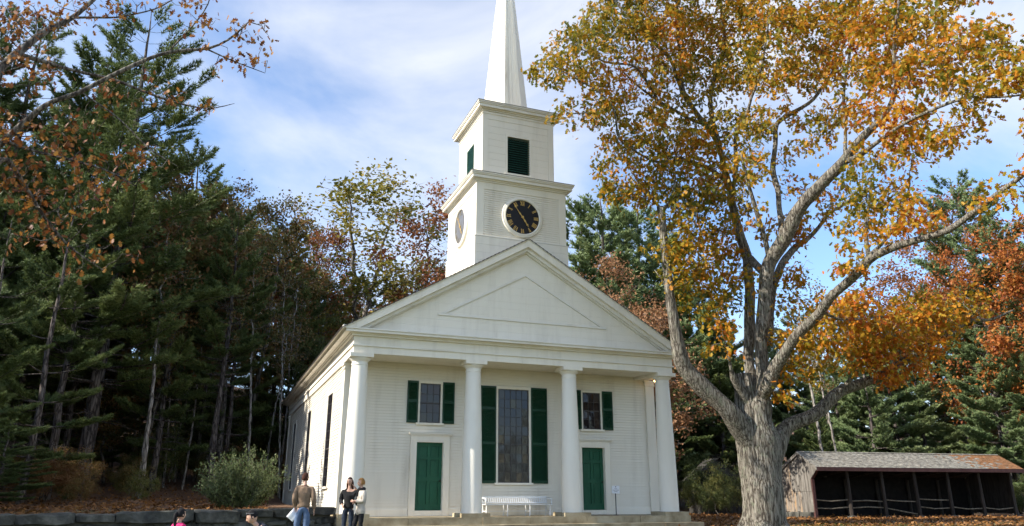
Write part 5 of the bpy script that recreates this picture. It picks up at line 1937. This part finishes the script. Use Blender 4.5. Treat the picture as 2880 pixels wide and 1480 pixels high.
def label_woods():
    fam = {}
    for o, look, wh, h in WOODS:
        fam.setdefault((look, wh), []).append((h, o))
    ords = ['tallest', 'second tallest', 'third tallest', 'fourth tallest', 'fifth tallest', 'sixth tallest', 'seventh tallest', 'eighth tallest', 'ninth tallest', 'tenth tallest', 'eleventh tallest', 'twelfth tallest', 'thirteenth tallest', 'fourteenth tallest', 'fifteenth tallest', 'sixteenth tallest', 'seventeenth tallest', 'eighteenth tallest']
    for (look, wh), lst in fam.items():
        lst.sort(key=lambda q: -q[0])
        for k, (h, o) in enumerate(lst):
            o['label'] = (look + ' ' + wh) if len(lst) == 1 else ('%s %s %s' % (ords[min(k, len(ords) - 1)], look, wh))


WOODS += [(o, 'light green pine' if x > 1800 else 'dark green pine', where(x), h) for o, x, h in WOODS0]
spots = []
tries = 0
while len(spots) < 165 and tries < 6000:
    tries += 1
    h, u0 = random.uniform(38, 90), random.random()
    x = random.uniform(-380, 3150)
    if 930 < x < 1860 and h < 52:
        continue
    if 1860 <= x and h < 50:
        continue
    p = U(x, 1300, h)
    if any((p[0] - q[0]) ** 2 + (p[1] - q[1]) ** 2 < 3.2 for q in spots):
        continue
    if -6.5 < p[0] < 6.5 and p[1] < 23:
        continue
    if p[1] < 14.5 and p[0] < 0:
        continue
    if 15 < p[0] < 34 and p[1] < 13:
        continue
    if math.hypot(p[0] - 20.7, p[1] - 18.8) < 3.5:
        continue
    if p[1] < 5:
        continue
    spots.append((p[0], p[1]))
    sk = skyline(x) + random.uniform(10, 330) * (1 if h > 45 else 1.2)
    if x > 1860 and u0 > .5:
        sk += 140
    top = U(x, sk, h)
    hgt = top[2] - gz(p[0], p[1])
    hgt = max(6, min(hgt, 21))
    reg = 0 if x < 930 else 1 if x < 1860 else 2
    u = random.random()
    xy, rz, lv = (p[0], p[1]), random.uniform(0, 6.28), (random.uniform(-.05, .05), random.uniform(-.05, .05))
    if u < .16 and reg == 0:
        t = plant_tree(HARD[5], 'birch_tree', '', xy, hgt, rz, GROUPS[reg], leanv=lv)
        look = 'thin pale trunked tree'
    elif u < (.42 if reg != 2 else .72):
        light = reg == 2 and random.random() < .6
        t = plant_tree(PINES[random.choice([1, 3, 1] if reg == 0 else [1, 2, 3, 2])], 'pine_tree', '', xy, hgt, rz, GROUPS[reg], lm=PINELIGHT if light else None)
        look = 'light green pine' if light else 'dark green pine'
    else:
        lm_ = random.choice([None, None, GREENLEAF, GREENLEAF, RUST2 if reg == 1 else None, GREENLEAF if reg == 2 else None])
        t = plant_tree(HARD[random.choice([0, 1, 2, 3, 4])], 'broadleaf_tree', '', xy, hgt, rz, GROUPS[reg], lm=lm_, leanv=lv)
        look = 'brown leaved tree' if lm_ is None else 'dull green leaved tree' if lm_ is GREENLEAF else 'russet leaved tree'
    WOODS.append((t, look, where(x), hgt))
# thin pale stems one can see at the edge of the left woods
for i in range(11):
    h = random.uniform(40, 50)
    x = random.uniform(330, 800)
    p = U(x, 1300, h)
    hgt = random.uniform(10, 15)
    t = plant_tree(HARD[5], 'birch_tree', '', (p[0], p[1]), hgt, random.uniform(0, 6.28), GROUPS[0], leanv=(random.uniform(-.09, .09), random.uniform(-.09, .09)), wide=.8)
    WOODS.append((t, 'slim white stemmed birch', where(x), hgt))
# undergrowth
for i in range(46):
    x = random.uniform(330, 900) if i < 26 else random.uniform(1905, 2950)
    h = random.uniform(42, 52) if i < 26 else random.uniform(46, 56)
    if i >= 26 and x > 2200:
        h += 6
    p = U(x, 1300, h)
    if -7.3 < p[0] < 6.6 and p[1] < 22:
        continue
    lm_ = random.choice([GREENLEAF, GREENLEAF, None, None if i < 26 else GOLDLEAF])
    hgt = random.uniform(1.4, 3.6)
    t = plant_tree(HARD[6], 'bush', '', (p[0], p[1]), hgt, random.uniform(0, 6.28), 'wild bushes at the edge of the woods', lm=lm_)
    t['category'] = 'bush'
    WOODS.append((t, {None: 'brown leaved bush', GREENLEAF: 'dull green bush', GOLDLEAF: 'yellow green bush'}[lm_], where(x), hgt))
for i, (x, h, hg) in enumerate([(1938, 47, 2.6), (1975, 44, 1.7), (2010, 46, 2.9), (2040, 45, 1.9), (2066, 48, 2.8), (1955, 50, 3.6)]):
    p = U(x, 1300, h)
    t = plant_tree(HARD[6], 'bush', '', (p[0], p[1]), hg, i * 1.7, 'wild bushes at the edge of the woods', lm=GREENLEAF)
    t['category'] = 'bush'
    WOODS.append((t, 'dull green bush', where(x), hg))
for i in range(26):
    x, h, hg = random.uniform(-60, 420), random.uniform(33, 50), random.uniform(.8, 2.3)
    p = U(x, 1300, h)
    lm_ = random.choice([GREENLEAF, None])
    t = plant_tree(HARD[6], 'bush', '', (p[0], p[1]), hg, i * 1.7, 'wild bushes at the edge of the woods', lm=lm_, wide=1.4)
    t['category'] = 'bush'
    WOODS.append((t, 'dull green bush' if lm_ else 'brown leaved bush', where(x), hg))
for i in range(40):
    x, h = random.uniform(60, 860), random.uniform(47, 66)
    p = U(x, 1300, h)
    if p[0] > -7.5 and p[1] < 23:
        continue
    hg = random.uniform(3.5, 7.5)
    if i % 2:
        t = plant_tree(PINES[2], 'pine_tree', '', (p[0], p[1]), hg, i * 1.3, GROUPS[0], wide=1.5)
        look = 'young dark green pine'
    else:
        lm_ = random.choice([GREENLEAF, None])
        t = plant_tree(HARD[3], 'sapling', '', (p[0], p[1]), hg, i * 1.3, GROUPS[0], lm=lm_, wide=1.25)
        look = 'low green leaved sapling' if lm_ else 'low brown leaved sapling'
    WOODS.append((t, look, where(x), hg))
label_woods()

# trees on the far side of the green, behind the viewer; the windows mirror them
for i, (x, y) in enumerate([(-24, -52), (-14, -58), (-6, -50), (3, -56), (11, -49), (20, -55), (30, -50), (-35, -55), (40, -58), (-1, -46), (7, -60), (15, -60), (25, -60), (-10, -62), (-20, -62)]):
    plant_tree(HARD[[2, 3, 4][i % 3]], 'hardwood_tree', 'tree across the green, seen only mirrored in the windows', (x, y), random.uniform(5.5, 8.5) if i % 3 else random.uniform(9, 13), i * 1.3, 'trees mirrored in the windows', wide=1.3)

# ---- the olive shrub by the church
def olive_shrub():
    r = np.random.default_rng(77)
    p = U(690, 1435, 30.5)
    t = thing('shrub', 'big silvery olive shrub beside the left wall of the church', 'shrub', (p[0] - .3, p[1], gz(p[0], p[1])))
    mb = MB()
    Lp, Ld = [], []
    for i in range(175):
        a = r.random() * 6.28
        rr = (1.75 if i % 4 else 2.1) * math.sqrt(r.random())
        bx_, by_ = rr * .35 * math.cos(a), rr * .35 * math.sin(a)
        ht = (r.uniform(.9, 2.2) if i % 5 else r.uniform(2.0, 2.75)) * (1 - .25 * (rr / 1.75) ** 2)
        pts = [np.array([bx_ + (rr * math.cos(a) - bx_) * s ** 1.2 + r.normal() * .04, by_ + (rr * math.sin(a) - by_) * s ** 1.2 + r.normal() * .04, ht * s - .05]) for s in np.linspace(0, 1, 7)]
        mb.tube(pts, np.linspace(.014, .004, 7), 3, cap=False)
        for s in np.linspace(.12, 1.0, 26):
            j = min(5, int(s * 6))
            f_ = s * 6 - j
            q = pts[j] * (1 - f_) + pts[min(6, j + 1)] * f_
            for k in range(4):
                Lp.append(q + r.normal(size=3) * .07)
                Ld.append(unit(pts[-1] - pts[0]) * .8 + r.normal(size=3) * .7)
    mb.build('stems', GREYBARK, t)
    link('foliage', leaves('foliage', np.array(Lp), np.array(Ld), .12, DIA * np.array([.8, 1, 1]), DIA_F, OLIVELEAF, r), t)
    t.scale = (.84, .84, .86)


olive_shrub()

# ---- fallen leaves and grass
def litter():
    r = np.random.default_rng(5)
    Lp = []
    while len(Lp) < 13000:
        h = r.uniform(20, 48)
        x = r.uniform(1850, 2950)
        p = U(x, 1300, h)
        if p[1] < -3 and r.random() < .75:
            continue
        if -6.6 < p[0] < 6.6 and p[1] > -.7:
            continue
        Lp.append((p[0], p[1], gz(p[0], p[1]) + r.uniform(.005, .05)))
    for q in range(4500):
        p = U(r.uniform(-50, 760), 1300, r.uniform(24, 46))
        if p[1] > wall_y(min(p[0], -5.9)) + .5 and p[0] < -6.4:
            Lp.append((p[0], p[1], gz(p[0], p[1]) + r.uniform(.005, .04)))
    Lp = np.array(Lp)
    Ld = r.normal(size=(len(Lp), 3)) * np.array([1, 1, .25])
    o = link('fallen_leaves', leaves('fallen_leaves', Lp, Ld, .15, DIA, DIA_F, LITTER, r))
    tag(o, 'orange brown fallen leaves scattered on the ground', 'leaves', kind='stuff')
    # grass
    G = []
    while len(G) < 26000:
        x, h = r.uniform(1300, 2950), r.uniform(17, 34)
        p = U(x, 1300, h)
        if -6.6 < p[0] < 6.6 and p[1] > -.7:
            continue
        if p[1] > -.5 and r.random() < .8:
            continue
        G.append((p[0], p[1], gz(p[0], p[1]) - .005))
    G = np.array(G)
    Gd = r.normal(size=(len(G), 3)) * .45 + np.array([0, 0, 1.0])
    o = link('grass', leaves('grass', G, Gd, .085, DIA * np.array([.25, 1, 1]), DIA_F, GRASSM, r))
    tag(o, 'short green grass on the lawn before the church', 'grass', kind='stuff')


LITTER = leaf_mat('fallen_leaf', [(.07, .032, .016), (.14, .062, .022), (.22, .10, .03), (.30, .15, .045)], trans=.1, obj_var=0)
GRASSM = leaf_mat('grass_blade', [(.04, .065, .012), (.075, .10, .02), (.12, .13, .03)], trans=.25, obj_var=0)
litter()

# ------------------------------------------------------------------ people
def cloth(name, c):
    return mat(name, tuple(v * .8 for v in c), tuple(min(1, v * 1.15) for v in c), rough=.85, scale=9, bump=.25, bscale=22, coords='obj')


SKIN = mat('skin', (0.50, 0.30, 0.22), (0.58, 0.36, 0.27), rough=.5, scale=14, coords='obj')
TAN = cloth('tan_jacket', (.22, .15, .10))
JEANS = cloth('blue_jeans', (.09, .14, .24))
DJEANS = cloth('dark_jeans', (.02, .03, .05))
BLACKC = cloth('black_cloth', (.012, .012, .014))
CREAM = cloth('cream_knit', (.55, .49, .42))
PINK = cloth('pink_jacket', (.62, .03, .16))
NAVY = cloth('navy_jacket', (.018, .022, .035))
BROWNB = cloth('brown_leather', (.12, .045, .025))
HBROWN = cloth('brown_hair', (.07, .025, .014))
HBLOND = cloth('blond_hair', (.34, .18, .06))
HBLACK = cloth('black_hair', (.008, .007, .008))
EYE = mat('dark_eye', (.01, .008, .008), rough=.3)
LIP = mat('lips', (.36, .12, .10), rough=.5)


def skin_mesh(name, verts, edges, radii, root=0, sub=2):
    me = bpy.data.meshes.new(name + '_cage')
    me.from_pydata([tuple(v) for v in verts], edges, [])
    ob = bpy.data.objects.new(name + '_cage', me)
    COL.objects.link(ob)
    sk = ob.modifiers.new('skin', 'SKIN')
    sk.use_smooth_shade = True
    sk.branch_smoothing = .6
    ss = ob.modifiers.new('sub', 'SUBSURF')
    ss.levels = ss.render_levels = sub
    d = me.skin_vertices[0].data
    for i, r_ in enumerate(radii):
        d[i].radius = r_ if isinstance(r_, tuple) else (r_, r_)
        d[i].use_root = (i == root)
    bpy.context.view_layer.update()
    dg = bpy.context.evaluated_depsgraph_get()
    res = bpy.data.meshes.new_from_object(ob.evaluated_get(dg))
    bpy.data.objects.remove(ob)
    bpy.data.meshes.remove(me)
    res.name = name
    return res


def folds(me, amp=.014):
    # creases of the cloth
    for v_ in me.vertices:
        n_ = v_.normal
        v_.co += n_ * (amp * mnoise.noise((v_.co.x * 9, v_.co.y * 9, v_.co.z * 16)) + amp * .6 * mnoise.noise((v_.co.x * 22 + 5, v_.co.y * 22, v_.co.z * 30)))
    return me


def set_mat(me, m):
    me.materials.clear()
    me.materials.append(m)
    return me


def head_parts(c, yaw, pitch, sc):
    """head centred at c, looking along -Y turned by yaw, bent down by pitch; returns transform"""
    return Matrix.Translation(c) @ Matrix.Rotation(yaw, 4, 'Z') @ Matrix.Rotation(pitch, 4, 'X') @ Matrix.Scale(sc, 4)


def head_mesh():
    bm = bmesh.new()
    bmesh.ops.create_uvsphere(bm, u_segments=28, v_segments=20, radius=1)
    for v_ in bm.verts:
        x, y, z = v_.co
        wx, wy, wz = .076, .096, .118
        if z < 0:                                  # jaw
            wx *= 1 - .30 * (-z) ** 1.5
            if y > 0:
                wy *= 1 - .35 * (-z)
        q = Vector((x * wx, y * wy, z * wz))
        f_ = max(0, -y)
        q.y -= .022 * f_ ** 8 * math.exp(-((z + .12) / .18) ** 2) * math.exp(-(x / .16) ** 2) * 1.2     # nose
        q.y += .010 * f_ ** 3 * math.exp(-((z - .08) / .10) ** 2) * math.exp(-((abs(x) - .36) / .18) ** 2)   # eye sockets
        q.y -= .006 * f_ ** 4 * math.exp(-((z + .45) / .10) ** 2) * math.exp(-(x / .25) ** 2)           # lips
        q.y -= .008 * f_ ** 3 * math.exp(-((z + .85) / .2) ** 2)                                       # chin
        v_.co = q
    me = bpy.data.meshes.new('head')
    bm.to_mesh(me)
    bm.free()
    return me


def person(label, loc, rz, H, pose, clothes, hair, group=None, hscale=1.0):
    """pose: dict of joint positions for a 1.75 m figure facing -Y"""
    s = H / 1.80
    t = thing('person', label, 'person', loc, rz, group)
    J = dict(pel=(0, 0, .95), spi=(0, 0, 1.12), che=(0, .0, 1.32), nkb=(0, .015, 1.47), nck=(0, .0, 1.54), hed=(0, -.015, 1.60),
             shl=(.19, .01, 1.43), elL=(.235, .03, 1.14), wrL=(.24, -.04, .89), shr=(-.19, .01, 1.43), elR=(-.24, .03, 1.14), wrR=(-.25, -.04, .89),
             hpL=(.10, 0, .92), knL=(.11, -.02, .50), anL=(.11, .02, .09), toL=(.12, -.14, .04), hpR=(-.10, 0, .92), knR=(-.11, -.02, .50), anR=(-.11, .02, .09), toR=(-.12, -.14, .04),
             yaw=0, pitch=0)
    J.update(pose)
    g = {k: (np.array(v, float) * s if isinstance(v, tuple) else v) for k, v in J.items()}
    # body: one continuous skin surface with fingers
    names = ['pel', 'spi', 'che', 'nkb', 'nck', 'hed', 'shl', 'elL', 'wrL', 'shr', 'elR', 'wrR', 'hpL', 'knL', 'anL', 'toL', 'hpR', 'knR', 'anR', 'toR']
    V = [g[n] for n in names]
    rad = {'pel': (.13, .10), 'spi': (.12, .09), 'che': (.145, .10), 'nkb': (.075, .06), 'nck': .05, 'hed': .05, 'shl': .055, 'elL': .04, 'wrL': .027, 'shr': .055, 'elR': .04, 'wrR': .027,
           'hpL': .085, 'knL': .055, 'anL': .036, 'toL': .03, 'hpR': .085, 'knR': .055, 'anR': .036, 'toR': .03}
    Rr = [tuple(x * s for x in rad[n]) if isinstance(rad[n], tuple) else rad[n] * s for n in names]
    ix = {n: i for i, n in enumerate(names)}
    E_ = [(ix[a], ix[b]) for a, b in (('pel', 'spi'), ('spi', 'che'), ('che', 'nkb'), ('nkb', 'nck'), ('nck', 'hed'), ('che', 'shl'), ('shl', 'elL'), ('elL', 'wrL'), ('che', 'shr'), ('shr', 'elR'), ('elR', 'wrR'),
                                      ('pel', 'hpL'), ('hpL', 'knL'), ('knL', 'anL'), ('anL', 'toL'), ('pel', 'hpR'), ('hpR', 'knR'), ('knR', 'anR'), ('anR', 'toR'))]
    for side, wr, el in (('L', 'wrL', 'elL'), ('R', 'wrR', 'elR')):
        d = unit(g[wr] - g[el])
        lat = unit(np.cross(d, np.array([1.0 if side == 'L' else -1.0, 0, .2])))
        pal = g[wr] + d * .06 * s
        pi = len(V)
        V.append(pal)
        Rr.append((.036 * s, .022 * s))
        E_.append((ix[wr], pi))
        cur = unit(np.array([-pal[0], -pal[1], 0]) + 1e-6)
        for k in range(4):
            o_ = (k - 1.5) * .02 * s
            b0 = g[wr] + d * .095 * s + lat * o_
            b1 = b0 + d * (.035 + .006 * (1.5 - abs(k - 1.4))) * s
            b2 = b1 + unit(d + cur * .7) * .03 * s
            q = len(V)
            V += [b0, b1, b2]
            Rr += [.0095 * s, .0085 * s, .0075 * s]
            E_ += [(pi, q), (q, q + 1), (q + 1, q + 2)]
        q = len(V)
        V += [g[wr] + d * .035 * s + lat * -.042 * s, g[wr] + d * .07 * s + lat * -.06 * s]
        Rr += [.0105 * s, .009 * s]
        E_ += [(pi, q), (q, q + 1)]
    slim = {'pel', 'spi', 'che', 'shl', 'elL', 'shr', 'elR', 'hpL', 'knL', 'anL', 'hpR', 'knR', 'anR'}
    Rr = [(tuple(x * .8 for x in q_) if isinstance(q_, tuple) else q_ * .8) if i < len(names) and names[i] in slim else q_ for i, q_ in enumerate(Rr)]
    body = set_mat(skin_mesh('person_body', V, E_, Rr), SKIN)
    hm = head_mesh()
    HC = g['hed'] + np.array([0, -.012, .075]) * s
    M_ = head_parts(Vector(HC), g['yaw'], g['pitch'], s * hscale)
    hm.transform(M_)
    bm = bmesh.new()
    bm.from_mesh(body)
    bm.from_mesh(hm)
    for x in (-1, 1):                                         # eyes and ears
        r_ = bmesh.ops.create_uvsphere(bm, u_segments=8, v_segments=6, radius=.011, matrix=M_ @ Matrix.Translation((x * .030, -.083, .010)))
        for v_ in r_['verts']:
            for f_ in v_.link_faces:
                f_.material_index = 1
        bmesh.ops.create_uvsphere(bm, u_segments=8, v_segments=6, radius=1, matrix=M_ @ Matrix.Translation((x * .077, .008, -.005)) @ Matrix.Diagonal((.010, .02, .032, 1)))
    r_ = bmesh.ops.create_uvsphere(bm, u_segments=8, v_segments=6, radius=1, matrix=M_ @ Matrix.Translation((0, -.088, -.055)) @ Matrix.Diagonal((.024, .009, .006, 1)))
    for v_ in r_['verts']:
        for f_ in v_.link_faces:
            f_.material_index = 2
    for f_ in bm.faces:
        f_.smooth = True
    bm.to_mesh(body)
    bm.free()
    body.materials.append(EYE)
    body.materials.append(LIP)
    link('body', body, t)
    # clothes
    for nm, spec in clothes.items():
        m_ = spec['mat']
        k = spec.get('fat', 1.25)
        if spec['kind'] == 'top':
            hem = spec.get('hem', .90)
            vs = [np.array([g['pel'][0], g['pel'][1], hem * s]) if not spec.get('lean') else g['pel'], g['spi'], g['che'], g['nkb'] * .75 + g['nck'] * .25, g['shl'], g['elL'], g['wrL'] * .92 + g['elL'] * .08, g['shr'], g['elR'], g['wrR'] * .92 + g['elR'] * .08]
            es = [(0, 1), (1, 2), (2, 3), (2, 4), (4, 5), (5, 6), (2, 7), (7, 8), (8, 9)]
            hw = spec.get('hemw', .155)
            rs = [(hw * 1.2 * s, hw * .92 * s), (.178 * k / 1.25 * s, .145 * s), (.19 * k / 1.25 * s, .145 * s), (spec.get('neck', .115) * s, spec.get('neck', .115) * .87 * s), .085 * s, .068 * s, .054 * s, .085 * s, .068 * s, .054 * s]
            o = link(nm, set_mat(folds(skin_mesh(nm, vs, es, rs, 1)), m_), t)
        elif spec['kind'] == 'legs':
            vs = [g['pel'], g['hpL'], g['knL'], g['anL'], g['hpR'], g['knR'], g['anR'], g['pel'] * .6 + g['spi'] * .4]
            es = [(0, 1), (1, 2), (2, 3), (0, 4), (4, 5), (5, 6), (0, 7)]
            rs = [(.175 * s, .14 * s), .115 * k / 1.25 * s, .082 * k / 1.25 * s, .064 * k / 1.25 * s, .115 * k / 1.25 * s, .082 * k / 1.25 * s, .064 * k / 1.25 * s, (.155 * s, .125 * s)]
            o = link(nm, set_mat(folds(skin_mesh(nm, vs, es, rs, 0)), m_), t)
        elif spec['kind'] == 'shoes':
            for sd_ in 'LR':
                kn, an, to = g['kn' + sd_], g['an' + sd_], g['to' + sd_]
                topf = spec.get('top', .12)
                a = an * (1 - topf) + kn * topf
                hl = an + np.array([0, .05 * s, -.045 * s])
                vs = [a, an, an + (to - an) * .5 + np.array([0, 0, -.02 * s]), to]
                rs = [.06 * s, .052 * s, .046 * s, .038 * s]
                link(nm, set_mat(skin_mesh(nm, vs, [(0, 1), (1, 2), (2, 3)], rs, 1), m_), t)
        elif spec['kind'] == 'scarf':
            mb = MB()
            nb = g['nkb']
            pts = [nb + np.array([.085 * math.cos(a), -.01 + .075 * math.sin(a), .035 + .012 * math.sin(3 * a)]) * 1.0 * s for a in np.linspace(0, 6.6, 22)]
            mb.tube(pts, .042 * s, 8)
            pts = [nb + np.array(p_) * s for p_ in ((-.04, -.085, .02), (-.05, -.125, -.12), (-.05, -.13, -.3), (-.055, -.125, -.42))]
            mb.tube(pts, [.03 * s, .045 * s, .05 * s, .03 * s], 8)
            mb.build(nm, m_, t, smooth=True)
    # hair
    bm = bmesh.new()
    bmesh.ops.create_uvsphere(bm, u_segments=24, v_segments=16, radius=1)
    dele = []
    for v_ in bm.verts:
        x, y, z = v_.co
        front = -y
        if z < hair.get('low', -.25) and hair['kind'] != 'long' or (front > .35 and z < .52 - .0 * x) or (z < -.5 and hair['kind'] == 'long'):
            dele.append(v_)
            continue
        k = hair.get('puff', 1.10)
        wob = 1 + .10 * mnoise.noise((x * 4, y * 4, z * 4))
        v_.co = Vector((x * .078 * k * wob, y * .098 * k * wob + .004, z * .118 * (k * .99) * wob + .004))
    bmesh.ops.delete(bm, geom=dele, context='VERTS')
    for f_ in bm.faces:
        f_.smooth = True
    me = bpy.data.meshes.new('hair')
    bm.to_mesh(me)
    bm.free()
    me.transform(M_)
    set_mat(me, hair['mat'])
    ho = link('hair', me, t)
    sdm = ho.modifiers.new('thick', 'SOLIDIFY')
    sdm.thickness = .012 * s
    sdm.offset = -1
    if hair['kind'] == 'long':
        mb = MB()
        for k in range(26):
            a = math.pi * (k / 25)
            x0, y0 = .078 * math.cos(a), .085 * math.sin(a) + .01
            ln = hair.get('len', .36) * random.uniform(.85, 1.05)
            pts = [M_ @ Vector((x0, y0, .03)), M_ @ Vector((x0 * 1.22, y0 * 1.12 + .01, -.07)), M_ @ Vector((x0 * 1.22, y0 * .95 + .035, -.07 - ln * .5)), M_ @ Vector((x0 * .95, y0 * .8 + .04, -.07 - ln))]
            mb.tube([tuple(p_) for p_ in pts], [.016 * s, .02 * s, .018 * s, .006 * s], 5)
        mb.build('long_hair', hair['mat'], t, smooth=True)
    if hair['kind'] == 'tail':
        mb = MB()
        pts = [M_ @ Vector(p_) for p_ in ((0, .085, .05), (.0, .13, .02), (.01, .135, -.08), (.015, .11, -.20), (.0, .10, -.30))]
        mb.tube([tuple(p_) for p_ in pts], [.03 * s, .04 * s, .045 * s, .035 * s, .01 * s], 8)
        mb.build('ponytail', hair['mat'], t, smooth=True)
    return t, g, M_


def ground_at(x, y):
    return (x, y, gz(x, y))


mp_ = U(855, 1400, 21.0)
man, gm, _ = person('man in tan jacket and blue jeans seen from behind, holding a white sheet', ground_at(mp_[0], mp_[1]), R(180 - 8), 1.80,
                    dict(yaw=R(-35), elL=(.24, .06, 1.15), wrL=(.20, -.08, .93), elR=(-.25, .08, 1.14), wrR=(-.27, -.05, .88), knL=(.12, -.04, .5), anL=(.13, -.02, .09), knR=(-.11, .0, .5), anR=(-.12, .06, .09), toR=(-.14, -.10, .04), toL=(.15, -.18, .04)),
                    dict(jacket=dict(kind='top', mat=TAN, hem=.90, fat=1.4, hemw=.165), trousers=dict(kind='legs', mat=JEANS, fat=1.35), shoe=dict(kind='shoes', mat=BROWNB)),
                    dict(kind='short', mat=HBROWN, low=-.62, puff=1.08))
# the sheet in his hand (his left hand from the viewer's left)
hw = gm['wrR'] + unit(gm['wrR'] - gm['elR']) * .09
a_ = R(180 - 8)
hx_, hy_ = hw[0] * math.cos(a_) - hw[1] * math.sin(a_), hw[0] * math.sin(a_) + hw[1] * math.cos(a_)
q = MB()
nn_ = 6
for i in range(nn_ + 1):
    for j in range(2):
        u_, v_ = i / nn_ - .5, j - .5
        q.v.append((u_ * .21, .012 * math.sin(u_ * 4), v_ * .29))
q.f += [(2 * i, 2 * i + 2, 2 * i + 3, 2 * i + 1) for i in range(nn_)]
po = q.build('paper_sheet', PAPER, None, smooth=True)
sm = po.modifiers.new('thick', 'SOLIDIFY')
sm.thickness = .002
mloc = man.location
to_cam = Vector((CAM[0] - mloc.x, CAM[1] - mloc.y, 0)).normalized()
cand = [Vector((mloc.x + hx_, mloc.y + hy_, mloc.z + hw[2]))]
hw2 = gm['wrL'] + unit(gm['wrL'] - gm['elL']) * .09
cand.append(Vector((mloc.x + hw2[0] * math.cos(a_) - hw2[1] * math.sin(a_), mloc.y + hw2[0] * math.sin(a_) + hw2[1] * math.cos(a_), mloc.z + hw2[2])))
hand = min(cand, key=lambda p_: p_.dot(Vector(RGT.tolist())))
po.location = hand + Vector((-.05, -.05, -.09))
po.rotation_euler = (R(-12), R(38), R(-15))
tag(po, 'white sheet of paper in the hand of the man in the tan jacket', 'paper')

wp = U(982, 1400, 21.9)
person('woman with long brown hair in black top and dark jeans, arm raised to her head', ground_at(wp[0], wp[1]), R(-22), 1.66,
       dict(yaw=R(-8), elL=(.35, -.02, 1.27), wrL=(.20, -.07, 1.47), elR=(-.25, .04, 1.14), wrR=(-.16, -.16, 1.02), shl=(.19, .0, 1.44), knL=(.10, -.05, .5)),
       dict(top=dict(kind='top', mat=BLACKC, hem=.86, hemw=.165, neck=.08), trousers=dict(kind='legs', mat=DJEANS, fat=1.15), boot=dict(kind='shoes', mat=BROWNB, top=.7)),
       dict(kind='long', mat=HBROWN, len=.30, puff=1.08))
wp = U(1016, 1400, 21.5)
person('blond woman in long cream cardigan and dark scarf with arms folded', ground_at(wp[0], wp[1]), R(-78), 1.66,
       dict(yaw=R(-5), elL=(.25, -.02, 1.16), wrL=(.02, -.19, 1.17), elR=(-.25, -.02, 1.16), wrR=(-.03, -.20, 1.13), knR=(-.10, -.14, .50), anR=(-.10, -.05, .09), toR=(-.10, -.21, .04), knL=(.10, -.02, .5), anL=(.10, .08, .09), toL=(.10, -.08, .04)),
       dict(cardigan=dict(kind='top', mat=CREAM, hem=.74, hemw=.20, fat=1.4), leggings=dict(kind='legs', mat=BLACKC, fat=1.05), boot=dict(kind='shoes', mat=BROWNB, top=.7), scarf=dict(kind='scarf', mat=BLACKC)),
       dict(kind='short', mat=HBLOND, low=-.45, puff=1.16))
cp = U(508, 1440, 15.5)
person('child in bright pink jacket with black ponytail before the stone wall', ground_at(cp[0], cp[1]), R(128), 1.25,
       dict(elL=(.25, -.02, 1.16), wrL=(.2, -.14, .95)),
       dict(jacket=dict(kind='top', mat=PINK, hem=.86, fat=1.5, hemw=.18), trousers=dict(kind='legs', mat=DJEANS), shoe=dict(kind='shoes', mat=BLACKC)),
       dict(kind='tail', mat=HBLACK, low=-.5, puff=1.10), hscale=1.25)
dp = U(782, 1440, 13.3)
dk, gd, Md = person('black haired man in dark jacket bending forward with sunglasses on his head', ground_at(dp[0], dp[1]), R(-78), 1.53,
                    dict(spi=(0, -.10, 1.08), che=(0, -.27, 1.21), nkb=(0, -.36, 1.29), nck=(0, -.41, 1.33), hed=(0, -.46, 1.36), shl=(.19, -.31, 1.27), elL=(.23, -.36, .98), wrL=(.18, -.46, .76), shr=(-.19, -.31, 1.27), elR=(-.23, -.36, .98), wrR=(-.18, -.46, .76),
                         pitch=R(24), yaw=R(-10)),
                    dict(jacket=dict(kind='top', mat=NAVY, hem=.92, fat=1.4, lean=True, hemw=.16), trousers=dict(kind='legs', mat=BLACKC), shoe=dict(kind='shoes', mat=BLACKC)),
                    dict(kind='short', mat=HBLACK, low=-.2, puff=1.09))
sg = MB()
for x in (-1, 1):
    sg.add([(x * .034 + .026 * math.cos(k * math.pi / 6), -.070 + .008 * math.sin(k * math.pi / 6), .108 + .018 * math.sin(k * math.pi / 6)) for k in range(12)], [tuple(range(12))])
    sg.tube([(x * .06, -.07, .105), (x * .088, -.02, .085), (x * .09, .04, .06)], .003, 5)
sg.tube([(-.01, -.072, .112), (.01, -.072, .112)], .003, 5)
so = sg.build('sunglasses', mat('mirror_lens', (.25, .25, .27), (.3, .3, .32), rough=.12, spec=1.0), None)
so.matrix_world = Matrix.Translation(dk.location) @ Matrix.Rotation(R(-78), 4, 'Z') @ Md
tag(so, 'sunglasses pushed up on the head of the black haired man', 'sunglasses')
